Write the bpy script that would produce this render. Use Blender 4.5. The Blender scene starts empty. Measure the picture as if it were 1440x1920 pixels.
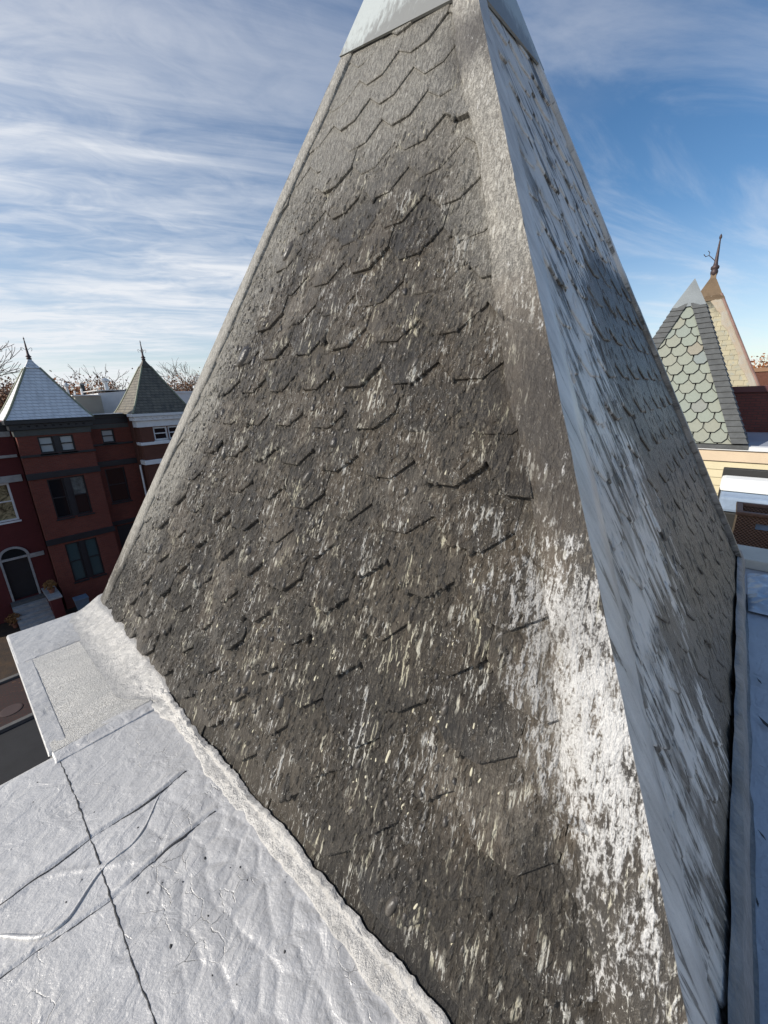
import bpy, bmesh, math, random
import numpy as np
from mathutils import Vector, Matrix
R = math.radians
random.seed(7); rng = np.random.default_rng(7)
scene = bpy.context.scene
col = scene.collection

# ------------------------------------------------------------------ camera
cam_d = bpy.data.cameras.new('camera'); cam = bpy.data.objects.new('camera', cam_d); col.objects.link(cam)
cr, cu, cf = (0.6582, -0.75214, -0.03245), (0.23436, 0.16375, 0.95826), (0.71544, 0.63833, -0.28405)
M = Matrix.Identity(4)
for i in range(3):
    M[i][0] = cr[i]; M[i][1] = cu[i]; M[i][2] = -cf[i]; M[i][3] = (-2.40994, -1.59182, 1.5007)[i]
cam.matrix_world = M
cam_d.sensor_fit = 'HORIZONTAL'; cam_d.sensor_width = 36.0; cam_d.lens = 18.199
cam_d.clip_start = 0.02; cam_d.clip_end = 5000
scene.camera = cam

# ------------------------------------------------------------------ light
SUN_EL, SUN_PHI = R(32), R(27)          # phi: from -x (behind left) towards +y (the street)
sun_dir = Vector((-math.cos(SUN_PHI)*math.cos(SUN_EL), math.sin(SUN_PHI)*math.cos(SUN_EL), math.sin(SUN_EL)))
sd = bpy.data.lights.new('sun', 'SUN'); sd.energy = 5.0; sd.angle = R(0.53); sd.color = (1.0, 0.94, 0.85)
sun = bpy.data.objects.new('sun', sd); col.objects.link(sun)
sun.rotation_euler = (-sun_dir).to_track_quat('-Z', 'Y').to_euler(); sun.location = sun_dir*60
scene.view_settings.view_transform = 'Standard'; scene.view_settings.look = 'None'
scene.view_settings.exposure = 0.0; scene.view_settings.gamma = 1.0; scene.view_settings.use_curve_mapping = False

# ------------------------------------------------------------------ node expression helper
class X:
    def __init__(s, nt, k): s.nt = nt; s.k = k
    def _m(s, op, *a):
        n = s.nt.nodes.new('ShaderNodeMath'); n.operation = op
        for i, v in enumerate((s,)+a):
            if isinstance(v, X): s.nt.links.new(v.k, n.inputs[i])
            else: n.inputs[i].default_value = v
        return X(s.nt, n.outputs[0])
    def __add__(s, o): return s._m('ADD', o)
    __radd__ = __add__
    def __sub__(s, o): return s._m('SUBTRACT', o)
    def __rsub__(s, o): return (s*-1.0) + o
    def __mul__(s, o): return s._m('MULTIPLY', o)
    __rmul__ = __mul__
    def __truediv__(s, o): return s._m('DIVIDE', o)
    def mx(s, o): return s._m('MAXIMUM', o)
    def mn(s, o): return s._m('MINIMUM', o)
    def abs(s): return s._m('ABSOLUTE')
    def pw(s, o): return s._m('POWER', o)
    def st(s, lo, hi):                       # smoothstep, works with lo > hi
        n = s.nt.nodes.new('ShaderNodeMapRange'); n.interpolation_type = 'SMOOTHSTEP'
        s.nt.links.new(s.k, n.inputs[0])
        if lo > hi: n.inputs[1].default_value = hi; n.inputs[2].default_value = lo; n.inputs[3].default_value = 1; n.inputs[4].default_value = 0
        else: n.inputs[1].default_value = lo; n.inputs[2].default_value = hi
        return X(s.nt, n.outputs[0])
def cl(x): return x.mx(0.0).mn(1.0)
def comb(nt, *a):
    n = nt.nodes.new('ShaderNodeCombineXYZ')
    for i, v in enumerate(a):
        if isinstance(v, X): nt.links.new(v.k, n.inputs[i])
        else: n.inputs[i].default_value = v
    return X(nt, n.outputs[0])
def pos(nt):
    g = nt.nodes.new('ShaderNodeNewGeometry'); sp = nt.nodes.new('ShaderNodeSeparateXYZ')
    nt.links.new(g.outputs['Position'], sp.inputs[0])
    return X(nt, g.outputs['Position']), X(nt, sp.outputs[0]), X(nt, sp.outputs[1]), X(nt, sp.outputs[2])
def noise(nt, v, scale=1.0, detail=4, rough=0.55, dist=0.0):
    n = nt.nodes.new('ShaderNodeTexNoise'); nt.links.new(v.k, n.inputs['Vector'])
    n.inputs['Scale'].default_value = scale; n.inputs['Detail'].default_value = detail
    n.inputs['Roughness'].default_value = rough; n.inputs['Distortion'].default_value = dist
    return X(nt, n.outputs[0])
def voro(nt, v, scale=1.0, feature='F1', rnd=1.0):
    n = nt.nodes.new('ShaderNodeTexVoronoi'); n.feature = feature; nt.links.new(v.k, n.inputs['Vector'])
    n.inputs['Scale'].default_value = scale; n.inputs['Randomness'].default_value = rnd
    return X(nt, n.outputs[0])
def mixc(nt, f, a, b):
    n = nt.nodes.new('ShaderNodeMix'); n.data_type = 'RGBA'
    for i, v in ((0, f), (6, a), (7, b)):
        if isinstance(v, X): nt.links.new(v.k, n.inputs[i])
        elif i == 0: n.inputs[0].default_value = v
        else: n.inputs[i].default_value = (*v, 1)
    return X(nt, n.outputs[2])
def rand(nt):
    n = nt.nodes.new('ShaderNodeObjectInfo'); return X(nt, n.outputs['Random'])
def bump(nt, h, dist, strength=1.0, nrm=None):
    n = nt.nodes.new('ShaderNodeBump'); n.inputs['Distance'].default_value = dist; n.inputs['Strength'].default_value = strength
    nt.links.new(h.k, n.inputs['Height'])
    if nrm: nt.links.new(nrm.k, n.inputs['Normal'])
    return X(nt, n.outputs[0])
def newmat(name):
    m = bpy.data.materials.new(name); m.use_nodes = True; nt = m.node_tree
    return m, nt, nt.nodes['Principled BSDF']
def put(nt, b, **kw):
    for k, v in kw.items():
        k = {'color': 'Base Color', 'rough': 'Roughness', 'metal': 'Metallic', 'normal': 'Normal', 'spec': 'Specular IOR Level', 'emit': 'Emission Color', 'estr': 'Emission Strength'}[k]
        if isinstance(v, X): nt.links.new(v.k, b.inputs[k])
        elif isinstance(v, tuple): b.inputs[k].default_value = (*v, 1)
        else: b.inputs[k].default_value = v

# ------------------------------------------------------------------ world: blue sky with cirrus
w = bpy.data.worlds.new('World'); scene.world = w; w.use_nodes = True; nt = w.node_tree
bg = nt.nodes['Background']; sky = nt.nodes.new('ShaderNodeTexSky'); sky.sky_type = 'NISHITA'; sky.sun_disc = False
sky.sun_elevation = SUN_EL; sky.sun_rotation = math.atan2(sun_dir.x, sun_dir.y)
sky.air_density = 1.0; sky.dust_density = 0.4; sky.ozone_density = 2.0
tc = nt.nodes.new('ShaderNodeTexCoord'); sp = nt.nodes.new('ShaderNodeSeparateXYZ'); nt.links.new(tc.outputs['Generated'], sp.inputs[0])
dx, dy, dz = (X(nt, sp.outputs[i]) for i in range(3))
zz = dz.mx(0.0) + 0.09
px, py = dx/zz, dy/zz
ca, sa = math.cos(R(-28)), math.sin(R(-28))
u_, v_ = px*ca + py*sa, py*ca - px*sa
n_big = noise(nt, comb(nt, px*0.34, py*0.34, 3.3), 1.0, 3, 0.5, 0.3)
n_str = noise(nt, comb(nt, u_*0.55, v_*2.3, 1.7), 1.0, 9, 0.62, 0.9)
n_fin = noise(nt, comb(nt, u_*3.4, v_*6.0, 5.1), 1.0, 6, 0.6, 1.1)
lft = (dx*-0.66 + dy*0.75)                       # the bank of cloud lies over the street side
cover = cl(n_big*1.75 - 0.72 + lft*0.42)
cir = cl((n_str*0.56 + n_fin*0.52).st(0.32, 0.82))
mask = cl(cir*cover*1.35 + cover*0.45 + n_str.st(0.42, 0.72)*0.30 + dz.st(0.34, 0.0)*0.45)
low = noise(nt, comb(nt, dx*7, dy*7, dz*30), 1.0, 6, 0.6, 0.3).st(0.53, 0.66)*dz.st(0.09, 0.02)
mask = cl(mask + low*0.6)
hs = nt.nodes.new('ShaderNodeHueSaturation'); hs.inputs['Saturation'].default_value = 1.22; hs.inputs['Value'].default_value = 1.5; nt.links.new(sky.outputs[0], hs.inputs['Color'])
skyc = X(nt, hs.outputs[0])
cloudc = mixc(nt, dz.st(0.38, 0.70), (10.4, 10.7, 11.2), (3.7, 4.5, 6.3))
fin = mixc(nt, mask*0.92, skyc, cloudc)
nt.links.new(fin.k, bg.inputs['Color']); bg.inputs['Strength'].default_value = 0.084

# ------------------------------------------------------------------ mesh helpers
def link(name, me, mat, parent=None, smooth=False):
    o = bpy.data.objects.new(name, me); col.objects.link(o)
    if mat: me.materials.append(mat)
    if parent: o.parent = parent
    if smooth: me.polygons.foreach_set('use_smooth', [True]*len(me.polygons))
    return o
def build(name, bm, mat, parent=None, smooth=False, recalc=True):
    if recalc: bmesh.ops.recalc_face_normals(bm, faces=bm.faces)
    me = bpy.data.meshes.new(name); bm.to_mesh(me); bm.free()
    return link(name, me, mat, parent, smooth)
def pyd(name, verts, faces, mat, parent=None, smooth=False):
    me = bpy.data.meshes.new(name); me.from_pydata([tuple(map(float, v)) for v in verts], [], [list(map(int, f)) for f in faces]); me.update()
    return link(name, me, mat, parent, smooth)
def empty(name, loc=(0, 0, 0)):
    o = bpy.data.objects.new(name, None); col.objects.link(o); o.location = loc; o.empty_display_size = 0.2
    return o
def tag(o, label=None, cat=None, group=None, kind=None):
    for k, v in (('label', label), ('category', cat), ('group', group), ('kind', kind)):
        if v: o[k] = v
    return o
def bx(bm, x0, x1, y0, y1, z0, z1, bev=0.0):
    vs = [bm.verts.new((x, y, z)) for x in (x0, x1) for y in (y0, y1) for z in (z0, z1)]
    fs = [bm.faces.new([vs[i] for i in q]) for q in ((0, 1, 3, 2), (4, 6, 7, 5), (0, 4, 5, 1), (2, 3, 7, 6), (0, 2, 6, 4), (1, 5, 7, 3))]
    if bev:
        es = list({e for f in fs for e in f.edges})
        bmesh.ops.bevel(bm, geom=es, offset=bev, segments=2, affect='EDGES', profile=0.6)
def boxo(name, c, mat, parent=None, bev=0.0):
    bm = bmesh.new(); bx(bm, *c, bev=bev); return build(name, bm, mat, parent)
def poly_prism(bm, pts, off0, off1, axes):
    """pts 2D polygon (ccw in axes a,b), extruded along n from off0 to off1"""
    o, a, b, n = axes
    lo = [bm.verts.new(o + a*p[0] + b*p[1] + n*off0) for p in pts]
    hi = [bm.verts.new(o + a*p[0] + b*p[1] + n*off1) for p in pts]
    k = len(pts); bm.faces.new(hi); bm.faces.new(lo[::-1])
    for i in range(k): bm.faces.new((lo[i], lo[(i+1) % k], hi[(i+1) % k], hi[i]))
def tube(bm, pts, rad, seg=6, cap=True):
    pts = [Vector(p) for p in pts]; rings = []
    for i, p in enumerate(pts):
        t = (pts[min(i+1, len(pts)-1)] - pts[max(i-1, 0)]).normalized()
        a = t.orthogonal().normalized() if i == 0 else (rings_a - t*rings_a.dot(t)).normalized()
        rings_a = a; b = t.cross(a); r = rad[i] if isinstance(rad, (list, tuple)) else rad
        rings.append([bm.verts.new(p + (a*math.cos(2*math.pi*k/seg) + b*math.sin(2*math.pi*k/seg))*r) for k in range(seg)])
    for A, B in zip(rings, rings[1:]):
        for k in range(seg): bm.faces.new((A[k], A[(k+1) % seg], B[(k+1) % seg], B[k]))
    if cap: bm.faces.new(rings[0][::-1]); bm.faces.new(rings[-1])
def lathe(bm, prof, cx, cy, seg=12):
    rings = [[bm.verts.new((cx + r*math.cos(2*math.pi*k/seg), cy + r*math.sin(2*math.pi*k/seg), z)) for k in range(seg)] for r, z in prof]
    for A, B in zip(rings, rings[1:]):
        for k in range(seg): bm.faces.new((A[k], A[(k+1) % seg], B[(k+1) % seg], B[k]))
    bm.faces.new(rings[0][::-1]); bm.faces.new(rings[-1])
# numpy noise
def _h(i, j, s):
    n = (i.astype(np.int64)*374761393 + j.astype(np.int64)*668265263 + s*1442695041) & 0xffffffff
    n = ((n ^ (n >> 13))*1274126177) & 0xffffffff
    return ((n ^ (n >> 16)) & 0xffff)/65535.0
def vn(x, y, s=0):
    i = np.floor(x); j = np.floor(y); fx = x-i; fy = y-j; fx = fx*fx*(3-2*fx); fy = fy*fy*(3-2*fy)
    return (_h(i, j, s)*(1-fx) + _h(i+1, j, s)*fx)*(1-fy) + (_h(i, j+1, s)*(1-fx) + _h(i+1, j+1, s)*fx)*fy
def fbm(x, y, s=0, o=4):
    t = 0; a = 0.5
    for k in range(o): t = t + a*(vn(x, y, s+k)-0.5); x = x*2.03+7.1; y = y*2.03+3.7; a *= 0.5
    return t
def worley(x, y, s=0):
    i = np.floor(x); j = np.floor(y); f1 = np.full(x.shape, 9.0); f2 = f1.copy()
    for a in (-1, 0, 1):
        for b in (-1, 0, 1):
            ii, jj = i+a, j+b
            d = np.hypot(ii + _h(ii, jj, s) - x, jj + _h(ii, jj, s+51) - y)
            f2 = np.minimum(f2, np.maximum(f1, d)); f1 = np.minimum(f1, d)
    return f1, f2
def sst(x, a, b):
    t = np.clip((x-a)/(b-a), 0, 1); return t*t*(3-2*t)
def grid(name, P, mat, parent=None, smooth=True):
    """P: (n,m,3) array of points -> quad sheet"""
    n, m = P.shape[:2]; idx = np.arange(n*m).reshape(n, m)
    f = np.stack([idx[:-1, :-1], idx[1:, :-1], idx[1:, 1:], idx[:-1, 1:]], -1).reshape(-1, 4)
    me = bpy.data.meshes.new(name); me.vertices.add(n*m); me.vertices.foreach_set('co', P.reshape(-1).astype(np.float32))
    me.loops.add(f.size); me.loops.foreach_set('vertex_index', f.reshape(-1).astype(np.int32))
    me.polygons.add(len(f)); me.polygons.foreach_set('loop_start', np.arange(0, f.size, 4, dtype=np.int32)); me.polygons.foreach_set('loop_total', np.full(len(f), 4, dtype=np.int32))
    me.update(calc_edges=True)
    return link(name, me, mat, parent, smooth)

# ------------------------------------------------------------------ materials
HX, HY, HZ = 1.90, 1.852, 4.24                   # half sizes and height of the near spire
TAR, CREAM = (0.040, 0.035, 0.030), (0.58, 0.54, 0.40)
def coat_material(name, face, kind='slate'):
    """tar-coated slate with old silver and cream paint; face 'front' (-x) or 'side' (-y)"""
    m, nt, b = newmat(name); P, x, y, z = pos(nt)
    t = (z*(-1/HZ)) + 1.0
    if face == 'front': ac = y*-1.0; hw = t*HY
    else: ac = x; hw = t*HX
    dl, dr = hw + ac, hw - ac                    # distance to the left / right hip as seen facing it
    sl = z*1.095
    sh = ac + sl*0.10                             # drips lean a little
    flow = noise(nt, comb(nt, sh*36, sl*11, 0.0), 1.0, 5, 0.62, 0.7)
    drip = noise(nt, comb(nt, sh*95, sl*34, 1.0), 1.0, 4, 0.6, 0.9)
    grain = noise(nt, comb(nt, ac*210, sl*150, 2.0), 1.0, 4, 0.62, 0.3)
    patch = noise(nt, comb(nt, ac*2.6, sl*2.0, 4.0), 1.0, 4, 0.6, 0.4)
    patch2 = noise(nt, comb(nt, ac*6.0, sl*3.4, 9.0), 1.0, 5, 0.6, 0.5)
    clus = noise(nt, comb(nt, ac*9.0, sl*7.0, 12.0), 1.0, 3, 0.5, 0.4)
    streak = noise(nt, comb(nt, sh*75, sl*7.5, 6.0), 1.0, 6, 0.68, 0.7)
    fleck = noise(nt, comb(nt, sh*150, sl*70, 8.0), 1.0, 5, 0.65, 1.4)
    rg = rand(nt)
    smooth_sl = (patch2*0.6 + clus*0.5).st(0.62, 0.48)             # bare slate shows here, less tar
    tarc = mixc(nt, patch, (0.050, 0.042, 0.033), (0.096, 0.076, 0.055))
    tarc = mixc(nt, smooth_sl*0.55, tarc, (0.042, 0.043, 0.044))
    tarc = mixc(nt, (drip*0.6 + grain*0.5).st(0.50, 0.74)*0.8, tarc, (0.22, 0.188, 0.142))
    tarc = mixc(nt, (flow*0.6 + drip*0.5).st(0.50, 0.36)*0.6, tarc, (0.020, 0.018, 0.016))  # shade in the hollows between drips, put into the colour
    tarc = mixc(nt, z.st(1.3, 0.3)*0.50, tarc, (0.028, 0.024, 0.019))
    tarc = mixc(nt, (patch*0.7 + clus*0.3).st(0.50, 0.64)*0.65, tarc, (0.125, 0.098, 0.072))
    if kind == 'slate':
        tarc = mixc(nt, rg.st(0.55, 1.0)*0.50, tarc, (0.125, 0.105, 0.080)); tarc = mixc(nt, rg.st(0.45, 0.0)*0.55, tarc, (0.034, 0.033, 0.033))
    if face == 'front':
        zr = z.st(0.10, 0.80)*(z + (clus-0.5)*0.40).st(1.26, 0.92)
        soft = cl(dl.st(0.62, 0.20)*(patch*1.3 + clus*0.4 + z.st(2.0, 1.4)*0.35 - 0.05)*z.st(0.30, 0.9))
        soft = soft.mx(z.st(2.1, 2.95)*(patch2*1.0 + 0.42)).mx(dr.st(0.40, 0.05)*z.st(1.55, 2.1)*(z + (clus-0.5)*0.3).st(2.90, 2.65)*0.85).mx(patch.st(0.54, 0.70)*0.26)
        if kind == 'flash':
            silver = cl(y.st(0.0, -0.1)*(zr*0.46 + patch2*0.34))
            soft = cl(soft + y.st(0.0, 0.1)*(patch2.st(0.40, 0.62)*0.35 + z.st(2.05, 2.15)*0.2))
        else:
            silver = cl(dr.st(0.44, 0.08)*(zr*0.44 + patch2*0.40 - 0.05))
        sm = cl((silver*1.0 + (streak-0.5)*0.5 + (drip-0.5)*1.2 + (flow-0.5)*1.1 + (grain-0.5)*0.5).st(0.36, 0.66))
        cr_ = (streak*0.75 + drip*0.35).st(0.578, 0.632)*clus.st(0.49, 0.60)
        cr_ = cl(cr_ + (fleck*0.75 + drip*0.3).st(0.605, 0.645)*(patch2.st(0.42, 0.58)*0.85 + 0.10))
        silc = mixc(nt, (patch2*0.6 + grain*0.4).st(0.3, 0.6), (0.34, 0.33, 0.315), (0.62, 0.61, 0.59))
        met = sm*0.25
    else:
        run = noise(nt, comb(nt, sh*13, sl*1.3, 3.0), 1.0, 7, 0.68, 0.8)
        run2 = noise(nt, comb(nt, sh*30, sl*2.6, 7.0), 1.0, 6, 0.65, 0.9)
        xb = (z-1.6).mx(0.0)*0.75 - (z*-1.0+0.7).mx(0.0)*0.5 - 0.40
        e_ = x - xb + (run-0.5)*0.35 + (patch-0.5)*0.2
        tarp = e_.st(-0.03, 0.06)*(z + (run-0.5)*0.35).st(2.26, 2.12)
        band = e_.st(-0.38, -0.02)*z.st(2.3, 1.9)                      # streaky fringe beside the tar patch
        far = dr.st(0.30, 0.10)*(run*0.6 + patch2*0.5).st(0.50, 0.66)*z.st(1.7, 1.4)
        dark = (run*0.62 + run2*0.45 + (patch2-0.5)*0.35 - band*0.10).st(0.525, 0.465)*(dl.st(0.10, 0.3)*0.8 + 0.2)
        dark = cl(dark + dl.st(0.24, 0.5)*z.st(1.5, 0.6)*(run2*0.5 + patch2*0.5).st(0.58, 0.46))
        sm = cl(1.0 - dark*0.95 - tarp*(1.0 - (run2*0.6 + streak*0.4).st(0.60, 0.70)*0.6) + far*0.75)
        if kind == 'flash': sm = cl(0.92 + (run-0.5)*1.2 - x.st(0.0, 0.3)*0.7*z.st(2.3, 2.1) - (run2).st(0.42, 0.34)*0.8 + (grain-0.5)*0.3)
        cr_ = (streak*0.75 + drip*0.35).st(0.62, 0.68)*0.4; soft = patch2.st(0.6, 0.8)*0.1
        silc = mixc(nt, (patch2*0.6 + run2*0.4).st(0.3, 0.65), (0.46, 0.44, 0.41), (0.74, 0.705, 0.66)); met = sm*0.08
    c = mixc(nt, cr_*0.9, tarc, mixc(nt, patch2.st(0.35, 0.6), CREAM, (0.60, 0.59, 0.55)))
    c = mixc(nt, cl(soft*(grain.st(0.35, 0.65)*0.9 + 0.45)), c, mixc(nt, drip.st(0.35, 0.65), (0.22, 0.205, 0.175), (0.44, 0.418, 0.368)))
    if face == 'front': c = mixc(nt, dr.st(0.30, 0.02)*((z + (clus-0.5)*0.4).st(1.10, 1.25)*z.st(1.9, 1.5) + (z + (clus-0.5)*0.3).st(2.68, 2.80)*z.st(3.05, 2.92))*0.75, c, (0.038, 0.031, 0.025))
    c = mixc(nt, sm*0.95, c, silc)
    rough = (sm*-0.03 + 0.44 + (grain-0.5)*0.3)
    h = flow*0.5 + drip*0.34 + grain*0.10 + fleck*0.16 + streak*0.12
    amp = {'slate': 1.0, 'flash': 0.40}[kind]*(1.0 if face == 'front' else 0.30)
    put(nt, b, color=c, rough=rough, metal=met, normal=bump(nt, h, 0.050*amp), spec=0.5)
    return m
M_front, M_side = coat_material('coated_slate_front', 'front'), coat_material('coated_slate_side', 'side')
M_flash_f, M_flash_s = coat_material('hip_coating_front', 'front', 'flash'), coat_material('hip_coating_side', 'side', 'flash')

def simple(name, c, rough=0.6, metal=0.0, var=0.25, scale=3.0, bmp=0.0, bscale=40.0, c2=None):
    m, nt, b = newmat(name); P, x, y, z = pos(nt)
    n = noise(nt, P, scale, 5, 0.6, 0.2); n2 = noise(nt, P, bscale, 4, 0.6)
    a = c; d = c2 or tuple(v*(1-var) for v in c)
    col_ = mixc(nt, cl((n*0.7 + n2*0.3).st(0.3, 0.7)), a, d)
    put(nt, b, color=col_, rough=cl(n2*0.2 + rough - 0.1), metal=metal)
    if bmp: put(nt, b, normal=bump(nt, n2, bmp))
    return m
def tar_lump():
    m, nt, b = newmat('tar_lumps'); P, x, y, z = pos(nt)
    n = noise(nt, P, 60, 4, 0.6); n1 = noise(nt, P, 5, 4, 0.6)
    put(nt, b, color=mixc(nt, n1.st(0.3, 0.7), (0.034, 0.030, 0.027), (0.085, 0.074, 0.060)), rough=0.36, spec=0.6, normal=bump(nt, n, 0.004))
    return m
M_tar = tar_lump()
M_creamlump = simple('cream_paint_drips', CREAM, 0.55, 0, 0.35, 8, 0.002, 120)
M_cap = simple('zinc_cap', (0.27, 0.295, 0.30), 0.42, 0.35, 0.25, 2.5, 0.001, 60)

def cap_material():
    m, nt, b = newmat('painted_cap_metal'); P, x, y, z = pos(nt)
    st_ = noise(nt, comb(nt, x*40, y*40, z*3.0), 1.0, 5, 0.65, 0.5); n = noise(nt, P, 6, 4, 0.6)
    stain = cl((z*-1.0 + 3.38 + (st_-0.5)*0.45 + (n-0.5)*0.25).st(-0.05, 0.12))
    c = mixc(nt, stain*0.75, (0.46, 0.49, 0.47), (0.17, 0.16, 0.145))
    put(nt, b, color=c, rough=0.45, metal=0.3, normal=bump(nt, n, 0.004)); return m
M_capp = cap_material()

def silver_roof_material(name, tint=(0.58, 0.59, 0.61), dark=0.6):
    m, nt, b = newmat(name); P, x, y, z = pos(nt)
    big = noise(nt, P, 2.2, 5, 0.6, 0.4); med = noise(nt, P, 14, 5, 0.62, 0.5); fine = noise(nt, P, 120, 4, 0.6)
    brush = noise(nt, comb(nt, x*4, y*130, 0.0), 1.0, 4, 0.6, 0.2)
    cr_ = voro(nt, comb(nt, x + (med-0.5)*0.05, y + (big-0.5)*0.1, z), 14, 'DISTANCE_TO_EDGE').st(0.020, 0.0)*big.st(0.50, 0.66)*med.st(0.40, 0.60)
    spots = voro(nt, P, 38).st(0.14, 0.09)*noise(nt, P, 3.1, 3, 0.5).st(0.55, 0.68)
    c = mixc(nt, big.st(0.3, 0.7)*0.7, tint, tuple(v*0.80 for v in tint))
    c = mixc(nt, cl(med.st(0.55, 0.8)*0.45), c, tuple(v*0.55 for v in tint))
    c = mixc(nt, cl(cr_*0.45 + spots*0.8), c, (0.10, 0.10, 0.11))
    med2 = noise(nt, comb(nt, x*45, y*60, z), 1.0, 5, 0.65, 1.2)
    wrk = noise(nt, comb(nt, x*7 + (big-0.5)*2, y*10, z), 1.0, 3, 0.5, 1.6)
    h = med*0.22 + wrk*0.36 + med2*0.06 + fine*0.06 + brush*0.07*x.st(-2.2, -2.5) - cr_*0.15
    c = mixc(nt, med2.st(0.58, 0.74)*0.22, c, tuple(v*0.45 for v in tint))
    put(nt, b, color=c, rough=cl(fine*0.25 + 0.36), metal=0.3, normal=bump(nt, h, 0.020)); return m
M_roof = silver_roof_material('aluminium_coating', (0.62, 0.605, 0.585))
def granule_material():
    m, nt, b = newmat('granulated_cap_sheet'); P, x, y, z = pos(nt)
    fine = noise(nt, P, 260, 3, 0.7); big = noise(nt, comb(nt, x*3, y*9, 0), 1.0, 5, 0.6, 0.6); sp_ = noise(nt, P, 90, 3, 0.6)
    c = mixc(nt, fine.st(0.38, 0.62), (0.36, 0.345, 0.315), (0.90, 0.87, 0.81))
    c = mixc(nt, big.st(0.35, 0.75)*0.6, c, (0.42, 0.415, 0.40))
    put(nt, b, color=c, rough=0.5, metal=0.15, normal=bump(nt, fine + sp_*0.5, 0.006)); return m
M_gran = granule_material()
def bright_coat():
    m, nt, b = newmat('fresh_silver_coat'); P, x, y, z = pos(nt)
    fine = noise(nt, P, 170, 4, 0.65); med = noise(nt, P, 22, 5, 0.6, 0.5)
    c = mixc(nt, med.st(0.35, 0.75)*0.6, (0.47, 0.455, 0.43), (0.29, 0.28, 0.265))
    c = mixc(nt, fine.st(0.56, 0.7)*0.5, c, (0.24, 0.23, 0.22))
    put(nt, b, color=c, rough=0.42, metal=0.3, normal=bump(nt, med*0.6 + fine*0.4, 0.010)); return m
M_bright = bright_coat()
M_seam = simple('dark_seam_tar', (0.06, 0.06, 0.062), 0.6, 0, 0.4, 30, 0.004, 160)

def brick_material(name, c1, c2, mortar, sc=1.0, bw=0.20, bh=0.067):
    m, nt, b = newmat(name); P, x, y, z = pos(nt)
    n = nt.nodes.new('ShaderNodeTexBrick'); v = comb(nt, x + y, z, 0.0); nt.links.new(v.k, n.inputs['Vector'])
    for k, val in (('Color1', (*c1, 1)), ('Color2', (*c2, 1)), ('Mortar', (*mortar, 1))): n.inputs[k].default_value = val
    n.inputs['Scale'].default_value = 1.0; n.inputs['Brick Width'].default_value = bw; n.inputs['Row Height'].default_value = bh; n.inputs['Mortar Size'].default_value = 0.008
    bigv = noise(nt, P, 0.8, 4, 0.6)
    c = mixc(nt, bigv.st(0.35, 0.7)*0.4, X(nt, n.outputs[0]), tuple(v*0.6 for v in c1))
    put(nt, b, color=c, rough=0.85, normal=bump(nt, X(nt, n.outputs['Fac'])*-1.0, 0.01)); return m
M_brick = brick_material('red_brick', (0.215, 0.048, 0.028), (0.155, 0.034, 0.021), (0.15, 0.08, 0.06))
M_brick_dk = brick_material('painted_dark_red_brick', (0.14, 0.024, 0.022), (0.12, 0.021, 0.02), (0.10, 0.019, 0.018))
M_brick_br = brick_material('brown_brick', (0.16, 0.058, 0.034), (0.13, 0.046, 0.028), (0.10, 0.05, 0.036))
M_brick_own = brick_material('own_brick', (0.22, 0.07, 0.05), (0.18, 0.055, 0.04), (0.2, 0.15, 0.12))
M_blacktrim = simple('black_painted_trim', (0.020, 0.022, 0.026), 0.45, 0, 0.3, 3)
M_greytrim = simple('dark_olive_trim', (0.075, 0.078, 0.070), 0.6, 0, 0.3, 3)
M_white = simple('white_painted_trim', (0.78, 0.78, 0.77), 0.55, 0, 0.12, 3)
M_stone = simple('grey_stone', (0.42, 0.41, 0.39), 0.8, 0, 0.35, 5, 0.004, 60)
M_whitepaint = simple('white_painted_slate', (0.80, 0.80, 0.79), 0.5, 0, 0.2, 2.0)

def shingle_course_material(name, c1, c2, c3, row=0.16, w_=0.24):
    m, nt, b = newmat(name); P, x, y, z = pos(nt)
    n = nt.nodes.new('ShaderNodeTexBrick'); v = comb(nt, x + y*0.999, z, 0.0); nt.links.new(v.k, n.inputs['Vector'])
    for k, val in (('Color1', (*c1, 1)), ('Color2', (*c2, 1)), ('Mortar', (*c3, 1))): n.inputs[k].default_value = val
    n.inputs['Scale'].default_value = 1.0; n.inputs['Brick Width'].default_value = w_; n.inputs['Row Height'].default_value = row; n.inputs['Mortar Size'].default_value = 0.012; n.inputs['Mortar Smooth'].default_value = 0.3
    big = noise(nt, comb(nt, x*3, y*3, z*1.2), 1.0, 5, 0.6, 0.6)
    c = mixc(nt, big.st(0.45, 0.68)*0.55, X(nt, n.outputs[0]), c3)
    saw = (z/row)._m('FRACT')
    put(nt, b, color=c, rough=0.6, normal=bump(nt, saw*-0.7 + X(nt, n.outputs['Fac'])*-0.4, 0.03)); return m
M_paintslate = shingle_course_material('silver_painted_slates', (0.76, 0.76, 0.755), (0.70, 0.70, 0.695), (0.52, 0.52, 0.52))
M_oldslate = shingle_course_material('old_green_grey_slates', (0.19, 0.165, 0.12), (0.135, 0.12, 0.09), (0.05, 0.045, 0.038))
M_copper = simple('weathered_copper_green', (0.26, 0.28, 0.20), 0.6, 0.1, 0.4, 3)
M_capdk = simple('dull_brown_metal_cap', (0.13, 0.105, 0.075), 0.5, 0.3, 0.4, 4)
M_iron = simple('rusty_iron', (0.085, 0.06, 0.06), 0.55, 0.4, 0.4, 8)
M_gl, nt, b = newmat('window_glass_dark')
put(nt, b, color=(0.010, 0.013, 0.015), rough=0.06, spec=0.35)
M_glb, nt, b = newmat('window_blind_behind_glass'); P, x, y, z = pos(nt)
put(nt, b, color=mixc(nt, (z*28.0)._m('FRACT').st(0.35, 0.65), (0.34, 0.38, 0.38), (0.46, 0.50, 0.50)), rough=0.15)
M_glt, nt, b = newmat('window_teal_shade'); P, x, y, z = pos(nt)
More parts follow.
